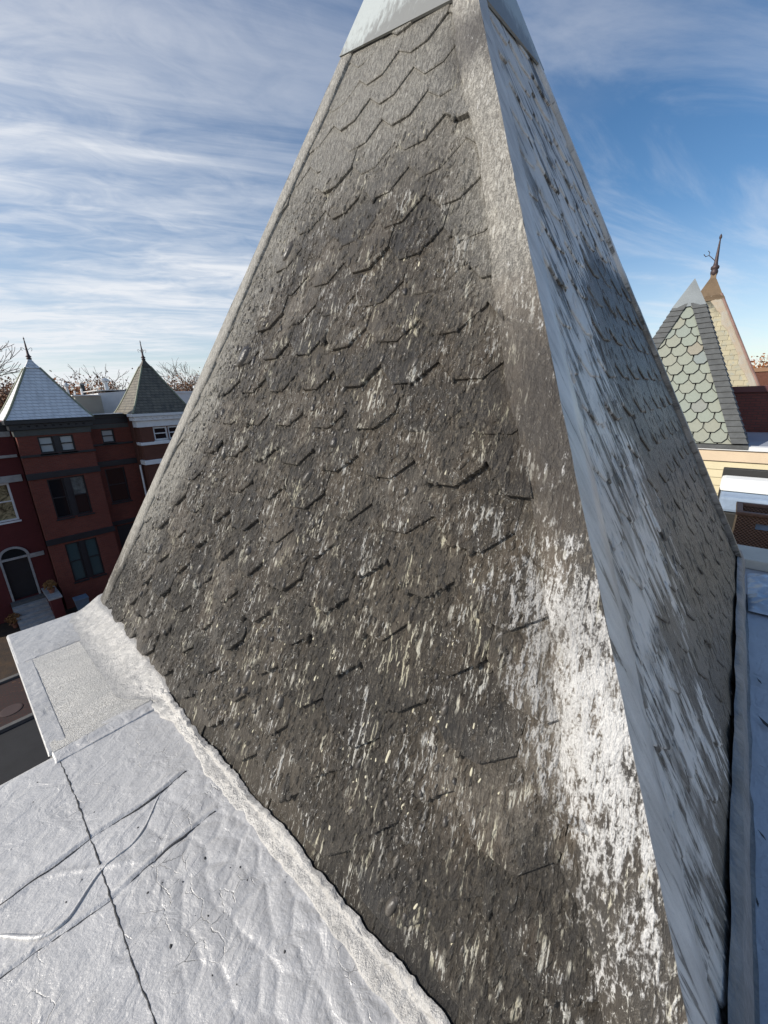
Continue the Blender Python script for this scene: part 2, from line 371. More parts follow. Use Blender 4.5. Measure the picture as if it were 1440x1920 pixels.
put(nt, b, color=mixc(nt, (z*22.0)._m('FRACT').st(0.35, 0.65), (0.035, 0.065, 0.068), (0.055, 0.095, 0.10)), rough=0.12)

M_glp = simple('pale_curtain_behind_glass', (0.16, 0.20, 0.19), 0.15, 0, 0.7, 4)
# ------------------------------------------------------------------ the ground and the street
GZ = -9.6
M_ground = simple('far_ground', (0.09, 0.085, 0.065), 0.9, 0, 0.4, 0.02)
g = boxo('ground', (-1500, 1500, -1500, 2500, GZ-3, GZ-0.02), M_ground); tag(g, kind='structure')
M_asph = simple('asphalt', (0.022, 0.022, 0.024), 0.85, 0, 0.35, 1.5, 0.006, 90)
rd = boxo('road', (-60, 90, 5.0, 16.3, GZ-0.3, GZ), M_asph); tag(rd, kind='structure')
M_conc = simple('concrete_kerb', (0.13, 0.127, 0.12), 0.85, 0, 0.3, 3, 0.003, 80)
kb = boxo('kerb', (-60, 90, 16.304, 16.5, GZ-0.3, GZ+0.13), M_conc, bev=0.02); tag(kb, kind='structure')
M_pave = brick_material('brick_paving', (0.16, 0.06, 0.045), (0.12, 0.05, 0.04), (0.08, 0.06, 0.05), bw=0.22, bh=0.11)
m, nt, b = newmat('brick_pavement'); P, x, y, z = pos(nt)
n = nt.nodes.new('ShaderNodeTexBrick'); v = comb(nt, x, y, 0.0); nt.links.new(v.k, n.inputs['Vector'])
for k, val in (('Color1', (0.045, 0.015, 0.012, 1)), ('Color2', (0.032, 0.012, 0.011, 1)), ('Mortar', (0.024, 0.017, 0.015, 1))): n.inputs[k].default_value = val
n.inputs['Scale'].default_value = 1.0; n.inputs['Brick Width'].default_value = 0.22; n.inputs['Row Height'].default_value = 0.11
lf = noise(nt, P, 9, 4, 0.7).st(0.60, 0.66)*noise(nt, P, 0.9, 3).st(0.45, 0.6)
put(nt, b, color=mixc(nt, lf*0.8, X(nt, n.outputs[0]), (0.20, 0.09, 0.03)), rough=0.85); M_pave = m
pv = boxo('pavement', (-60, 90, 16.504, 19.6, GZ-0.3, GZ+0.12), M_pave); tag(pv, kind='structure')
ks = boxo('garden_edge_strip', (-60, 90, 19.604, 19.8, GZ-0.3, GZ+0.22), M_conc); tag(ks, kind='structure')
M_yard = simple('leaf_strewn_yard', (0.022, 0.015, 0.012), 0.9, 0, 0.5, 3, 0.02, 30, (0.07, 0.04, 0.018))
yd = boxo('front_yards', (-60, 90, 19.804, 30, GZ-0.3, GZ+0.16), M_yard); tag(yd, kind='structure')
pv2 = boxo('near_pavement', (-60, 90, 0.5, 4.99, GZ-0.3, GZ+0.10), M_pave); tag(pv2, kind='structure')
mh = bmesh.new(); lathe(mh, [(0.34, GZ+0.124), (0.34, GZ+0.14), (0.30, GZ+0.146)], -2.95, 17.3, 18)
tag(build('manhole_cover', mh, simple('pinkish_iron', (0.07, 0.045, 0.042), 0.7)), 'round pinkish cover set in the brick pavement below', 'manhole cover')

# ------------------------------------------------------------------ the near slate spire
def face_axes(name):
    if name == 'front':
        L = math.hypot(HZ, HX); u = Vector((HX/L, 0, HZ/L)); a = Vector((0, -1, 0)); o = Vector((-HX, 0, 0)); hw = HY
    else:
        L = math.hypot(HZ, HY); u = Vector((0, HY/L, HZ/L)); a = Vector((1, 0, 0)); o = Vector((0, -HY, 0)); hw = HX
    return o, a, u, a.cross(u), L, hw
def clip(poly, A, B, C_):
    """keep A*x+B*y<=C"""
    out = []
    for i in range(len(poly)):
        p, q = poly[i], poly[(i+1) % len(poly)]
        dp, dq = A*p[0]+B*p[1]-C_, A*q[0]+B*q[1]-C_
        if dp <= 0: out.append(p)
        if dp*dq < 0: s = dp/(dp-dq); out.append((p[0]+(q[0]-p[0])*s, p[1]+(q[1]-p[1])*s))
    return out
spire = empty('slate_spire')
tag(spire, 'tall tar and silver coated pyramid spire of hexagonal slates filling the middle', 'spire')
SINK = -0.016                                    # deck lies this far below the fitted face
def pyr(bm, hx, hy, z0, z1, cx=0, cy=0, top=0.0):
    b = [bm.verts.new((cx+sx*hx, cy+sy*hy, z0)) for sx, sy in ((-1, -1), (1, -1), (1, 1), (-1, 1))]
    if top:
        t = [bm.verts.new((cx+sx*top, cy+sy*top, z1)) for sx, sy in ((-1, -1), (1, -1), (1, 1), (-1, 1))]
        for i in range(4): bm.faces.new((b[i], b[(i+1) % 4], t[(i+1) % 4], t[i]))
        bm.faces.new(t)
    else:
        t = bm.verts.new((cx, cy, z1))
        for i in range(4): bm.faces.new((b[i], b[(i+1) % 4], t))
    bm.faces.new(b[::-1])
bm = bmesh.new(); pyr(bm, HX-0.018, HY-0.018, 0.0, HZ-0.042)
build('roof_deck', bm, M_tar, spire)
EXPO, SW, SLEN = 0.18, 0.272, 0.40
surf = {}
def slate_face(fname, mat, seedoff):
    o, a, u, n, L, hw = face_axes(fname)
    r_ = random.Random(11+seedoff)
    for i in range(-1, 21):
        s0 = 0.07 + EXPO*i
        if s0 > 3.52: break
        c0 = 0.098 if i % 2 else 0.235
        for k in range(-9, 9):
            c = c0 + SW*k
            hww = hw*(1-(s0+0.03)/L)
            if abs(c) > hww + SW*0.6: continue
            j = lambda v: r_.uniform(-v, v)
            fb = 0.050 + j(0.006); dg = 0.082 + j(0.008); hwid = SW/2 - 0.0006
            pts = [(c-fb+j(.004), s0+j(.004)), (c+fb+j(.004), s0+j(.004)), (c+hwid+j(.001), s0+dg+j(.006)), (c+hwid, s0+SLEN*0.92), (c-hwid, s0+SLEN*0.92), (c-hwid+j(.001), s0+dg+j(.006))]
            for p_ in (0,):
                q = clip(pts, 1, hw/L, hw-0.105); q = clip(q, -1, hw/L, hw-0.105) if len(q) > 2 else q; q = clip(q, 0, -1, 0.05) if len(q) > 2 else q
            if len(q) < 3: continue
            lift = (0.048 - 0.028*min(1, max(0, (s0-0.6)/1.8)) + r_.gauss(0, 0.0025) + (0.008 if r_.random() < 0.12 else 0))*(1.0 if c > -(hww-0.40) else 0.6) if fname == 'front' else 0.013 + abs(r_.gauss(0, 0.003))
            twist = r_.gauss(0, 0.008 if fname == 'front' else 0.003)
            off = lambda p: SINK + 0.002 + lift*max(0.0, (1-(p[1]-s0)/SLEN)) + twist*(p[0]-c)
            surf[(fname, i, k)] = (c, s0, lift, twist, fb, dg, hwid)
            bm = bmesh.new(); cx = sum(p[0] for p in q)/len(q); cy = sum(p[1] for p in q)/len(q)
            inner = [(p[0]+(cx-p[0])*0.035, p[1]+(cy-p[1])*0.03) for p in q]
            V = lambda p, d: bm.verts.new(o + a*p[0] + u*p[1] + n*(off(p)+d))
            top = [V(p, 0.0) for p in inner]; mid = [V(p, -0.003) for p in q]; bot = [V(p, -0.05) for p in q]
            bm.faces.new(top); kk = len(q)
            for e in range(kk):
                f_ = (e+1) % kk
                bm.faces.new((mid[e], mid[f_], top[f_], top[e])); bm.faces.new((bot[e], bot[f_], mid[f_], mid[e]))
            build('slate', bm, mat, spire)
slate_face('front', M_front, 0); slate_face('side', M_side, 5)
def surf_off(fname, c, s):
    best = SINK+0.004
    i0 = int(math.floor((s-0.07)/EXPO))
    for i in (i0+1, i0, i0-1):
        c0 = 0.098 if i % 2 else 0.235
        k = round((c-c0)/SW); S_ = surf.get((fname, i, k))
        if not S_: continue
        cc, s0, lift, tw, fb, dg, hwid = S_
        if s < s0: continue
        e = s-s0; lim = fb + (hwid-fb)*min(1, e/dg)
        if abs(c-cc) > lim or e > SLEN: continue
        best = max(best, SINK+0.002+lift*(1-e/SLEN)+tw*(c-cc))
    return best
def blobs(name, fname, N, mat, rw, rl, hh, dens, lean=0.10, seed=0):
    """small hardened drips lying on one face, joined"""
    o, a, u, n, L, hw = face_axes(fname); g_ = np.random.default_rng(seed); rr = random.Random(seed)
    Vs, Fs = [], []; SEG = 8; cnt = 0
    ang = np.arange(SEG)*2*math.pi/SEG; on, an, un, nn = (np.array(v) for v in (o, a, u, n))
    while cnt < N:
        s = 0.03 + (L-1.2)*(1-math.sqrt(1-rr.random()*0.97)); w_ = hw*(1-s/L); c = rr.uniform(-w_, w_)
        if rr.random() > dens(c, s, w_): continue
        W_ = rr.lognormvariate(math.log(rw), 0.40); Ln = W_*rr.uniform(*rl); H_ = W_*hh*rr.uniform(0.6, 1.3)
        z0 = surf_off(fname, c, s); th = lean + rr.gauss(0, 0.16)
        ru, ra = math.cos(th), math.sin(th)
        rad = 1 + g_.uniform(-0.22, 0.22, SEG)
        base = len(Vs)*1
        ring = []
        for f_, hz in ((1.0, -0.004), (0.78, 0.62), (0.36, 0.96)):
            lx = np.cos(ang)*W_*f_*rad; ly = np.sin(ang)*Ln*f_*rad; ly = np.where(ly < 0, ly*0.75, ly) - (1-f_)*Ln*0.18
            cx = c + lx*ru + ly*ra; sy = s + ly*ru - lx*ra
            zz_ = z0 + (H_*hz if hz > 0 else -0.006)
            ring.append(on + np.outer(cx, an) + np.outer(sy, un) + nn*zz_)
        Vs.append(np.concatenate(ring + [(on + an*c + un*(s - Ln*0.12) + nn*(z0+H_))[None]])); cnt += 1
    nv = SEG*3+1; F = []
    for r_ in (0, 1):
        for k in range(SEG): F.append((r_*SEG+k, r_*SEG+(k+1) % SEG, (r_+1)*SEG+(k+1) % SEG, (r_+1)*SEG+k))
    T = [(2*SEG+k, 2*SEG+(k+1) % SEG, 3*SEG) for k in range(SEG)]
    F = np.array(F); T = np.array(T); V = np.concatenate(Vs)
    ofs = np.arange(N)*nv
    Q = (F[None]+ofs[:, None, None]).reshape(-1, 4); TT = (T[None]+ofs[:, None, None]).reshape(-1, 3)
    me = bpy.data.meshes.new(name); me.vertices.add(len(V)); me.vertices.foreach_set('co', V.reshape(-1).astype(np.float32))
    lv = np.concatenate([Q.reshape(-1), TT.reshape(-1)]); me.loops.add(len(lv)); me.loops.foreach_set('vertex_index', lv.astype(np.int32))
    ls = np.concatenate([np.arange(len(Q))*4, len(Q)*4+np.arange(len(TT))*3]); lt = np.concatenate([np.full(len(Q), 4), np.full(len(TT), 3)])
    me.polygons.add(len(ls)); me.polygons.foreach_set('loop_start', ls.astype(np.int32)); me.polygons.foreach_set('loop_total', lt.astype(np.int32)); me.update(calc_edges=True)
    ob = link(name, me, mat, spire, True); ob['kind'] = 'stuff'; return ob
def vn1(x, y, s): return float(vn(np.array([x]), np.array([y]), s)[0])
blobs('tar_drips', 'front', 9000, M_front, 0.0062, (1.3, 3.6), 0.62, lambda c, s, w_: 0.2+0.8*vn1(c*4, s*3, 3)**1.5 if w_-abs(c) > 0.16 and s > 0.10 else 0.0, seed=1)
blobs('heavy_tar_drips', 'front', 900, M_tar, 0.0065, (1.3, 3.0), 0.8, lambda c, s, w_: (1.0 if 0.12 < s < 2.4 else 0.1)*vn1(c*3, s*2, 9)**2 if w_-abs(c) > (0.45 if c > 0 else 0.15) else 0.0, seed=2)
blobs('cream_paint_drips', 'front', 350, M_creamlump, 0.0022, (1.5, 5.0), 0.25, lambda c, s, w_: (vn1(c*2.2, s*1.6, 21)**3)*(1.0 if w_-abs(c) > 0.30 and s > 0.12 else 0.0), seed=3)
blobs('tar_runs', 'side', 2400, M_side, 0.004, (2.5, 8.0), 0.35, lambda c, s, w_: 0.3+0.7*vn1(c*4, s*3, 13) if w_-abs(c) > 0.12 else 0.05, seed=4)

# hip flashings: folded strips over each hip
def hip(sx, sy, wf, ws, zt, matf, mats, nm='hip_flashing', ok=1.0):
    """wf: width on the x face, ws: width on the y face"""
    N = 60; bmv = []
    nf, ns = Vector((sx*HZ, 0, HX)).normalized(), Vector((0, sy*HZ, HY)).normalized()
    for which in (0, 1):
        rows = []
        for i in range(N+1):
            t = i/N; z = 0.05 + (zt-0.05)*t; k = 1-z/HZ
            ridge = Vector((sx*HX*k, sy*HY*k, z)); off = (0.032 - 0.018*min(1, max(0, (z-0.7)/1.6)))*ok
            rp = ridge + (nf+ns)*off*0.62 + Vector((random.uniform(-1, 1), random.uniform(-1, 1), 0))*0.0012
            wd = (wf if which == 0 else ws)*(1 + 0.10*math.sin(t*17+which*2+sx) + random.uniform(-.04, .04))*(1-0.25*t)
            along = Vector((0, -sy, 0)) if which == 0 else Vector((-sx, 0, 0)); nn = nf if which == 0 else ns
            mid = ridge + along*wd*0.5 + nn*(off+0.0012*math.sin(t*29))
            ed = ridge + along*wd + nn*(off-0.001+random.uniform(-.001, .0015))
            rows.append([rp, mid, ed, ed - nn*0.04])
        P = np.array([[list(v) for v in r] for r in rows])
        if (which == 0) == (sx*sy > 0): P = P[:, ::-1]
        grid(nm, P, matf if which == 0 else mats, spire, True)
hip(-1, -1, 0.135, 0.115, 3.14, M_flash_f, M_flash_s)
hip(-1, 1, 0.135, 0.12, 3.36, M_flash_f, M_flash_f, ok=0.45)
hip(1, -1, 0.12, 0.13, 3.32, M_flash_s, M_flash_s)
hip(1, 1, 0.12, 0.12, 3.34, M_flash_s, M_flash_s)
# metal cap with uneven lower edge
bm = bmesh.new(); ap = bm.verts.new((0, 0, HZ+0.045)); crn = []
for (sx, sy, z) in ((-1, -1, 3.09), (1, -1, 3.30), (1, 1, 3.36), (-1, 1, 3.34)):
    k = 1-z/HZ; crn.append((bm.verts.new((sx*(HX*k+0.014), sy*(HY*k+0.014), z)), bm.verts.new((sx*(HX*k+0.004), sy*(HY*k+0.004), z-0.003))))
for i in range(4):
    (A, A2), (B, B2) = crn[i], crn[(i+1) % 4]
    bm.faces.new((A, B, ap)); bm.faces.new((A2, B2, B, A))
build('spire_cap', bm, M_capp, spire)
# cement-like silver fillet along the foot of the front face, ragged at its upper edge
N, K = 620, 22
yy = np.linspace(0.52, -1.95, N); kk = np.linspace(0, 1, K)
Y_, K_ = np.meshgrid(yy, kk, indexing='ij')
up = 0.004 + 0.014*vn(yy*7, yy*0, 2) + 0.012*vn(yy*24, yy*0, 4) + 0.008*vn(yy*70, yy*0, 6)
outw = 0.022 + 0.035*vn(yy*5, yy*0, 12) + 0.02*vn(yy*25, yy*0, 14)
tt = K_*2-1
X_ = np.where(tt < 0, -HX-0.036 + tt*outw[:, None], -HX-0.036 + tt*up[:, None]*0.41)
Z_ = np.where(tt < 0, 0.010*(1+tt), 0.010 + tt*up[:, None]*0.913)
lump = (fbm(Y_*16, K_*2.2, 31, 4)*0.018 + fbm(Y_*55, K_*6, 37, 3)*0.012)*np.sin(np.clip(K_, 0, 1)*math.pi)**0.5 + 0.012*np.sin(K_*math.pi)**0.5
X_ = X_ - lump*0.75; Z_ = Z_ + lump*0.55 - 0.012*(K_ == 0)
X_ = np.where(K_ >= 0.999, X_+0.010, X_)
fl = grid('foot_fillet', np.stack([X_, Y_, Z_], -1), M_bright, spire, True)
# lower edge strip of the shaded side face
N = 160; xs = np.linspace(-1.95, 1.92, N); K = 6; P = np.zeros((N, K, 3))
for j, (yo, zo) in enumerate(((-1.800, 0.150), (-1.830, 0.135), (-1.862, 0.05), (-1.880, -0.10), (-1.893, -0.235), (-1.93, -0.249))):
    P[:, j, 0] = xs; P[:, j, 1] = yo - 0.012*fbm(xs*6, xs*0+j, 71, 3); P[:, j, 2] = zo + (0.05*fbm(xs*5, xs*0+j*0.3, 73, 3) if j < 2 else 0)
M_strip = simple('grey_painted_flashing', (0.20, 0.21, 0.225), 0.5, 0.2, 0.5, 6, 0.006, 45)
grid('side_flashing', P, M_strip, spire, True)

# ------------------------------------------------------------------ own house below the spire
house = empty('row_house', (0, 0, GZ))
tag(house, 'brick row house under the spire with silver coated flat roof and ledge', 'house')
def hpart(ob): ob.parent = house; ob.matrix_parent_inverse = Matrix.Translation((0, 0, -GZ)); return ob
bm = bmesh.new()
bx(bm, -8.0, -2.404, -12, 0.455, GZ, -0.03); bx(bm, -2.390, 2.40, -12, 1.84, GZ, -0.51)
bx(bm, -2.390, -1.86, -12, 0.46, -0.506, -0.03); bx(bm, -1.856, 1.86, -1.86, 1.86, -0.506, -0.004)
hpart(build('wall', bm, M_brick_own))
# fine silver roof sheet in front of the camera
dxy = 0.0065
gx = np.arange(-3.75, -1.885, dxy); gy = np.arange(-2.3, 0.495, dxy); Xg, Yg = np.meshgrid(gx, gy, indexing='ij')
Z = fbm(Xg*2.2, Yg*2.2, 3, 4)*0.010
wr = sst(Xg, -2.42, -2.22)*sst(-Yg, -0.05, 0.35)
wx = Xg + 0.02*fbm(Xg*9, Yg*9, 5, 3); wy = Yg + 0.03*fbm(Xg*8, Yg*8, 8, 3)
f1, f2 = worley(wx*13, wy*10, 3); ed = f2-f1
Z += wr*(-0.0022*np.exp(-(ed/0.06)**2) + 0.0028*sst(ed, 0, 0.8))
f1, f2 = worley(wx*31, wy*24, 9); ed = f2-f1
rip = sst(fbm(Xg*3, Yg*3, 17, 3), -0.05, 0.12)
Z += (0.25+0.75*wr)*rip*0.0010*np.exp(-(ed/0.16)**2)
Z += 0.0026*fbm(Xg*26, Yg*40, 23, 3)*(0.35+rip)
band = sst(Yg, -0.24, -0.14)*(1-sst(Yg, -0.10, 0.02))          # fine crinkles below the edge strip
Z += band*0.0035*np.abs(fbm(Xg*70, Yg*45, 29, 2))*sst(Xg, -2.5, -2.3)
l1 = -0.085 + 0.05*fbm(Xg*5, Xg*0, 41, 4); l2 = -0.325 + 0.05*fbm(Xg*5, Xg*0+5, 43, 4)
far = 1-sst(Xg, -2.12, -1.98)
Z += far*(0.005*sst(Yg, l1-0.012, l1+0.004)*(1-sst(Yg, l1, l1+0.16)) + 0.004*np.exp(-((Yg-l1)/0.008)**2))
Z += far*(0.005*np.exp(-((Yg-l2)/0.008)**2) - 0.003*np.exp(-((Yg-l2+0.016)/0.008)**2))
l3 = -0.20 + 0.10*np.sin(Xg*9.5+1.0) + 0.05*fbm(Xg*6, Xg*0+9, 47, 3)
Z += (1-sst(Xg, -2.36, -2.2))*0.0045*np.exp(-((Yg-l3)/0.009)**2)
Z *= sst(0.495-Yg, 0, 0.05)*0.8+0.2
Z -= 0.03*sst(Yg, 0.44, 0.495)**2
rf = hpart(grid('roof', np.stack([Xg, Yg, Z], -1), M_roof, None, True))
bm = bmesh.new(); bx(bm, -8.0, -3.76, -12, 0.49, -0.028, 0.0); bx(bm, -3.755, -1.90, -12, -2.305, -0.028, 0.0)
hpart(build('roof_field', bm, M_roof))
bm = bmesh.new(); bx(bm, -3.75, -2.404, 0.470, 0.500, -0.16, -0.030)
hpart(build('drip_edge', bm, M_bright))
# wavy raised sealant bead and grit on the silver roof
bm = bmesh.new(); pts = []; rad = []
for i in range(160):
    x = -3.3 + i*1.16/159; y = -0.205 + 0.085*math.sin(x*8.5+0.6) + 0.03*math.sin(x*23); ix = int((x+3.75)/dxy); iy = int((y+2.3)/dxy)
    pts.append((x, y, float(Z[ix, iy])+0.0005)); rad.append(0.007*(0.35+0.9*vn1(x*9, 2, 15))*min(1, (159-i)/20+0.15))
tube(bm, pts, rad, 8); hpart(build('sealant_bead', bm, M_roof, None, True))
bm = bmesh.new(); r2 = random.Random(5)
for i in range(40):
    if r2.random() < 0.6: x, y = r2.gauss(-2.22, 0.10), r2.gauss(-0.55, 0.16)
    else: x, y = r2.uniform(-3.0, -2.0), r2.uniform(-1.2, 0.4)
    ix = int((x+3.75)/dxy); iy = int((y+2.3)/dxy); l = 0.0035*r2.lognormvariate(0, 0.5)
    if not (0 <= ix < Z.shape[0] and 0 <= iy < Z.shape[1]): continue
    z_ = float(Z[ix, iy]); ring = [bm.verts.new((x + l*math.cos(k*1.047)*r2.uniform(.7, 1.3), y + l*1.3*math.sin(k*1.047)*r2.uniform(.7, 1.3), z_-0.001)) for k in range(6)]
    t_ = bm.verts.new((x, y, z_ + l*0.5))
    for k in range(6): bm.faces.new((ring[k], ring[(k+1) % 6], t_))
gr_ = hpart(build('roof_grit', bm, M_seam)); gr_['kind'] = 'stuff'
# right-hand roof, lower, in the shade of the spire
gx = np.arange(-1.95, 2.62, 0.02); gy = np.arange(-3.6, -1.88, 0.02); Xg2, Yg2 = np.meshgrid(gx, gy, indexing='ij')
Zr = -0.25 + fbm(Xg2*3, Yg2*3, 61, 5)*0.02
hpart(grid('side_roof', np.stack([Xg2, Yg2, Zr], -1), silver_roof_material('weathered_silver_roof', (0.50, 0.51, 0.54)), None, True))
bm = bmesh.new(); bx(bm, -1.85, 2.60, -12, -3.61, -0.30, -0.25); hpart(build('side_roof_field', bm, M_roof))
# seam down the roof sheet
bm = bmesh.new(); pts = []
for i in range(150):
    t = i/149; y = 0.47 - t*2.2; x = -2.385 + 0.006*math.sin(t*9) + random.uniform(-.002, .002)
    ix = int((x+3.75)/dxy); iy = min(int((y+2.3)/dxy), Z.shape[1]-1); pts.append((x, y, Z[ix, iy]-0.0015))
tube(bm, pts, [0.0030*random.uniform(0.6, 1.35) for _ in pts], 6); hpart(build('roof_seam', bm, M_seam, None, True))
for yl in (l1, l2):
    bm = bmesh.new(); pts = []; rad = []
    for i in range(190):
        x = -3.6 + i*1.56/189; ix = int((x+3.75)/dxy); y = float(yl[ix, 0])-0.012; iy = int((y+2.3)/dxy)
        pts.append((x, y, float(Z[ix, iy])-0.001)); rad.append(0.0050*(0.30+1.1*vn1(x*11, 0, 5)))
    tube(bm, pts, rad, 5); hpart(build('lap_joint', bm, M_seam, None, True))
# granulated ledge beside the spire
n1, n2 = 60, 150
xs = np.linspace(-2.395, -1.93, n1); ys = np.linspace(0.475, 1.915, n2); A, B = np.meshgrid(xs, ys, indexing='ij')
Zl = 0.010 + 0.006*fbm(A*5, B*5, 81, 4)
hpart(grid('ledge', np.stack([A, B, Zl], -1), M_gran, None, True))
bm = bmesh.new(); bx(bm, -2.405, -1.95, 0.47, 1.925, -0.5, -0.004); hpart(build('ledge_body', bm, M_bright))
def strip(name, x0, x1, y0, y1, zf, mat, seed, n_=(24, 120), amp=0.006):
    A, B = np.meshgrid(np.linspace(x0, x1, n_[0]), np.linspace(y0, y1, n_[1]), indexing='ij')
    e = np.minimum(np.minimum((A-x0)/(x1-x0), 1-(A-x0)/(x1-x0)), np.minimum((B-y0)/(y1-y0), 1-(B-y0)/(y1-y0)))
    Zs = zf(A, B) + amp*fbm(A*18, B*18, seed, 4) - 0.010*(e < 1e-6)
    return hpart(grid(name, np.stack([A, B, Zs], -1), mat, None, True))
M_sheet = silver_roof_material('silver_trim_sheet', (0.53, 0.52, 0.505))
strip('ledge_edge_strip', -2.412, -2.335, 0.475, 1.92, lambda a, b: 0.011 + 0*a, M_sheet, 91)
strip('ledge_front_strip', -2.410, -2.02, 1.435, 1.93, lambda a, b: 0.013 + 0*a, M_sheet, 93, (60, 60))
strip('ledge_joint_strip', -2.40, -1.98, 0.40, 0.505, lambda a, b: 0.004 + 0.006*sst(b, 0.42, 0.47), M_roof, 95, (90, 24), 0.008)
# cant strip from the ledge up onto the front face
n1, n2 = 40, 200
tt = np.linspace(0, 1, n1); ys = np.linspace(0.42, 1.90, n2); T_, B = np.meshgrid(tt, ys, indexing='ij')
rag = 0.05*vn(B*6, B*0, 5) + 0.03*vn(B*22, B*0, 8) + 0.012*vn(B*70, B*0, 9)
H_ = (0.035 + 0.03*sst(B, 0.4, 1.9) + rag*0.7)*(0.25 + 0.75*sst(B, 0.40, 0.62))
x0_ = -2.10 + 0.14*(1-sst(B, 0.40, 0.66)); kx = x0_ + T_*(-x0_-HX+0.41*H_) ; kz = 0.012 + H_*0.913*T_**1.6
inn = 1-sst(T_, 0.93, 1.0)
kx = kx - 0.020*sst(T_, 0.1, 0.9)*inn + 0.018*(1-inn); kz = kz + 0.008*fbm(B*20, T_*6, 97, 4)*np.sin(T_*math.pi)
kx = np.where(B > 1.80, kx + (B-1.80)*0.3, kx)
hpart(grid('cant_flashing', np.stack([kx, B, kz], -1), M_bright, None, True))

# ------------------------------------------------------------------ houses across the street
def wall_open(bm, x0, x1, z0, z1, y, ops, depth=0.22, thick=0.6):
    xs = sorted({x0, x1, *[v for o_ in ops for v in o_[:2]]}); zs = sorted({z0, z1, *[v for o_ in ops for v in o_[2:]]})
    for xa, xb in zip(xs, xs[1:]):
        for za, zb in zip(zs, zs[1:]):
            cx, cz = (xa+xb)/2, (za+zb)/2
            if any(o_[0] < cx < o_[1] and o_[2] < cz < o_[3] for o_ in ops): continue
            bm.faces.new([bm.verts.new(v) for v in ((xa, y, za), (xb, y, za), (xb, y, zb), (xa, y, zb))])
    for a, b_, c, d in ops:
        for q in (((a, y, c), (a, y, d), (a, y+depth, d), (a, y+depth, c)), ((b_, y, c), (b_, y+depth, c), (b_, y+depth, d), (b_, y, d)),
                  ((a, y, d), (b_, y, d), (b_, y+depth, d), (a, y+depth, d)), ((a, y, c), (a, y+depth, c), (b_, y+depth, c), (b_, y, c)),
                  ((a, y+depth, c), (b_, y+depth, c), (b_, y+depth, d), (a, y+depth, d))):
            bm.faces.new([bm.verts.new(v) for v in q])
    for q in (((x0, y, z0), (x0, y, z1), (x0, y+thick, z1), (x0, y+thick, z0)), ((x1, y, z0), (x1, y+thick, z0), (x1, y+thick, z1), (x1, y, z1)), ((x0, y, z1), (x1, y, z1), (x1, y+thick, z1), (x0, y+thick, z1))):
        bm.faces.new([bm.verts.new(v) for v in q])
def window(par, x0, x1, z0, z1, y, fm, top=M_gl, bot=M_gl, fw=0.07, label=None):
    """double hung window set in an opening: frame part with two pane sub-parts"""
    yb = y+0.10; zm = z0 + (z1-z0)*0.52; bm = bmesh.new()
    for c in ((x0+.002, x0+fw, z0+.002, z1-.002), (x1-fw, x1-.002, z0+.002, z1-.002), (x0+fw+.001, x1-fw-.001, z0+.002, z0+fw), (x0+fw+.001, x1-fw-.001, z1-fw, z1-.002), (x0+fw+.001, x1-fw-.001, zm-0.03, zm+0.03)):
        bx(bm, c[0], c[1], yb, yb+0.07, c[2], c[3])
    f_ = build('window', bm, fm, par)
    boxo('pane', (x0+fw+.002, x1-fw-.002, yb+0.030, yb+0.040, zm+0.031, z1-fw-.001), top, f_)
    boxo('pane', (x0+fw+.002, x1-fw-.002, yb+0.050, yb+0.060, z0+fw+.001, zm-0.031), bot, f_)
    boxo('sill', (x0-0.05, x1+0.05, y-0.07, y+0.12, z0-0.09, z0-0.004), fm, f_)
    return f_
def finial(par, x, y, z, h, mat):
    bm = bmesh.new(); s = h
    lathe(bm, [(0.10*s, z-0.06*s), (0.115*s, z), (0.07*s, z+0.03*s), (0.13*s, z+0.08*s), (0.075*s, z+0.14*s), (0.055*s, z+0.2*s), (0.03*s, z+0.75*s), (0.018*s, z+0.90*s), (0.04*s, z+0.93*s), (0.018*s, z+0.97*s), (0.003*s, z+1.04*s)], x, y, 10)
    f_ = build('finial', bm, mat, par, True)
    for sg in (-1, 1):
        for ax in (0, 1):
            bm = bmesh.new(); pts = []
            for i in range(12):
                t = i/11; r_ = (0.05 + 0.17*math.sin(t*2.4))*s; hz = (0.40 + 0.10*math.sin(t*4.2) + 0.04*t)*s
                pts.append((x + (r_*sg if ax == 0 else 0), y + (r_*sg if ax else 0), z+hz))
            tube(bm, pts, 0.009*s, 5); build('scroll', bm, mat, f_)
    return f_
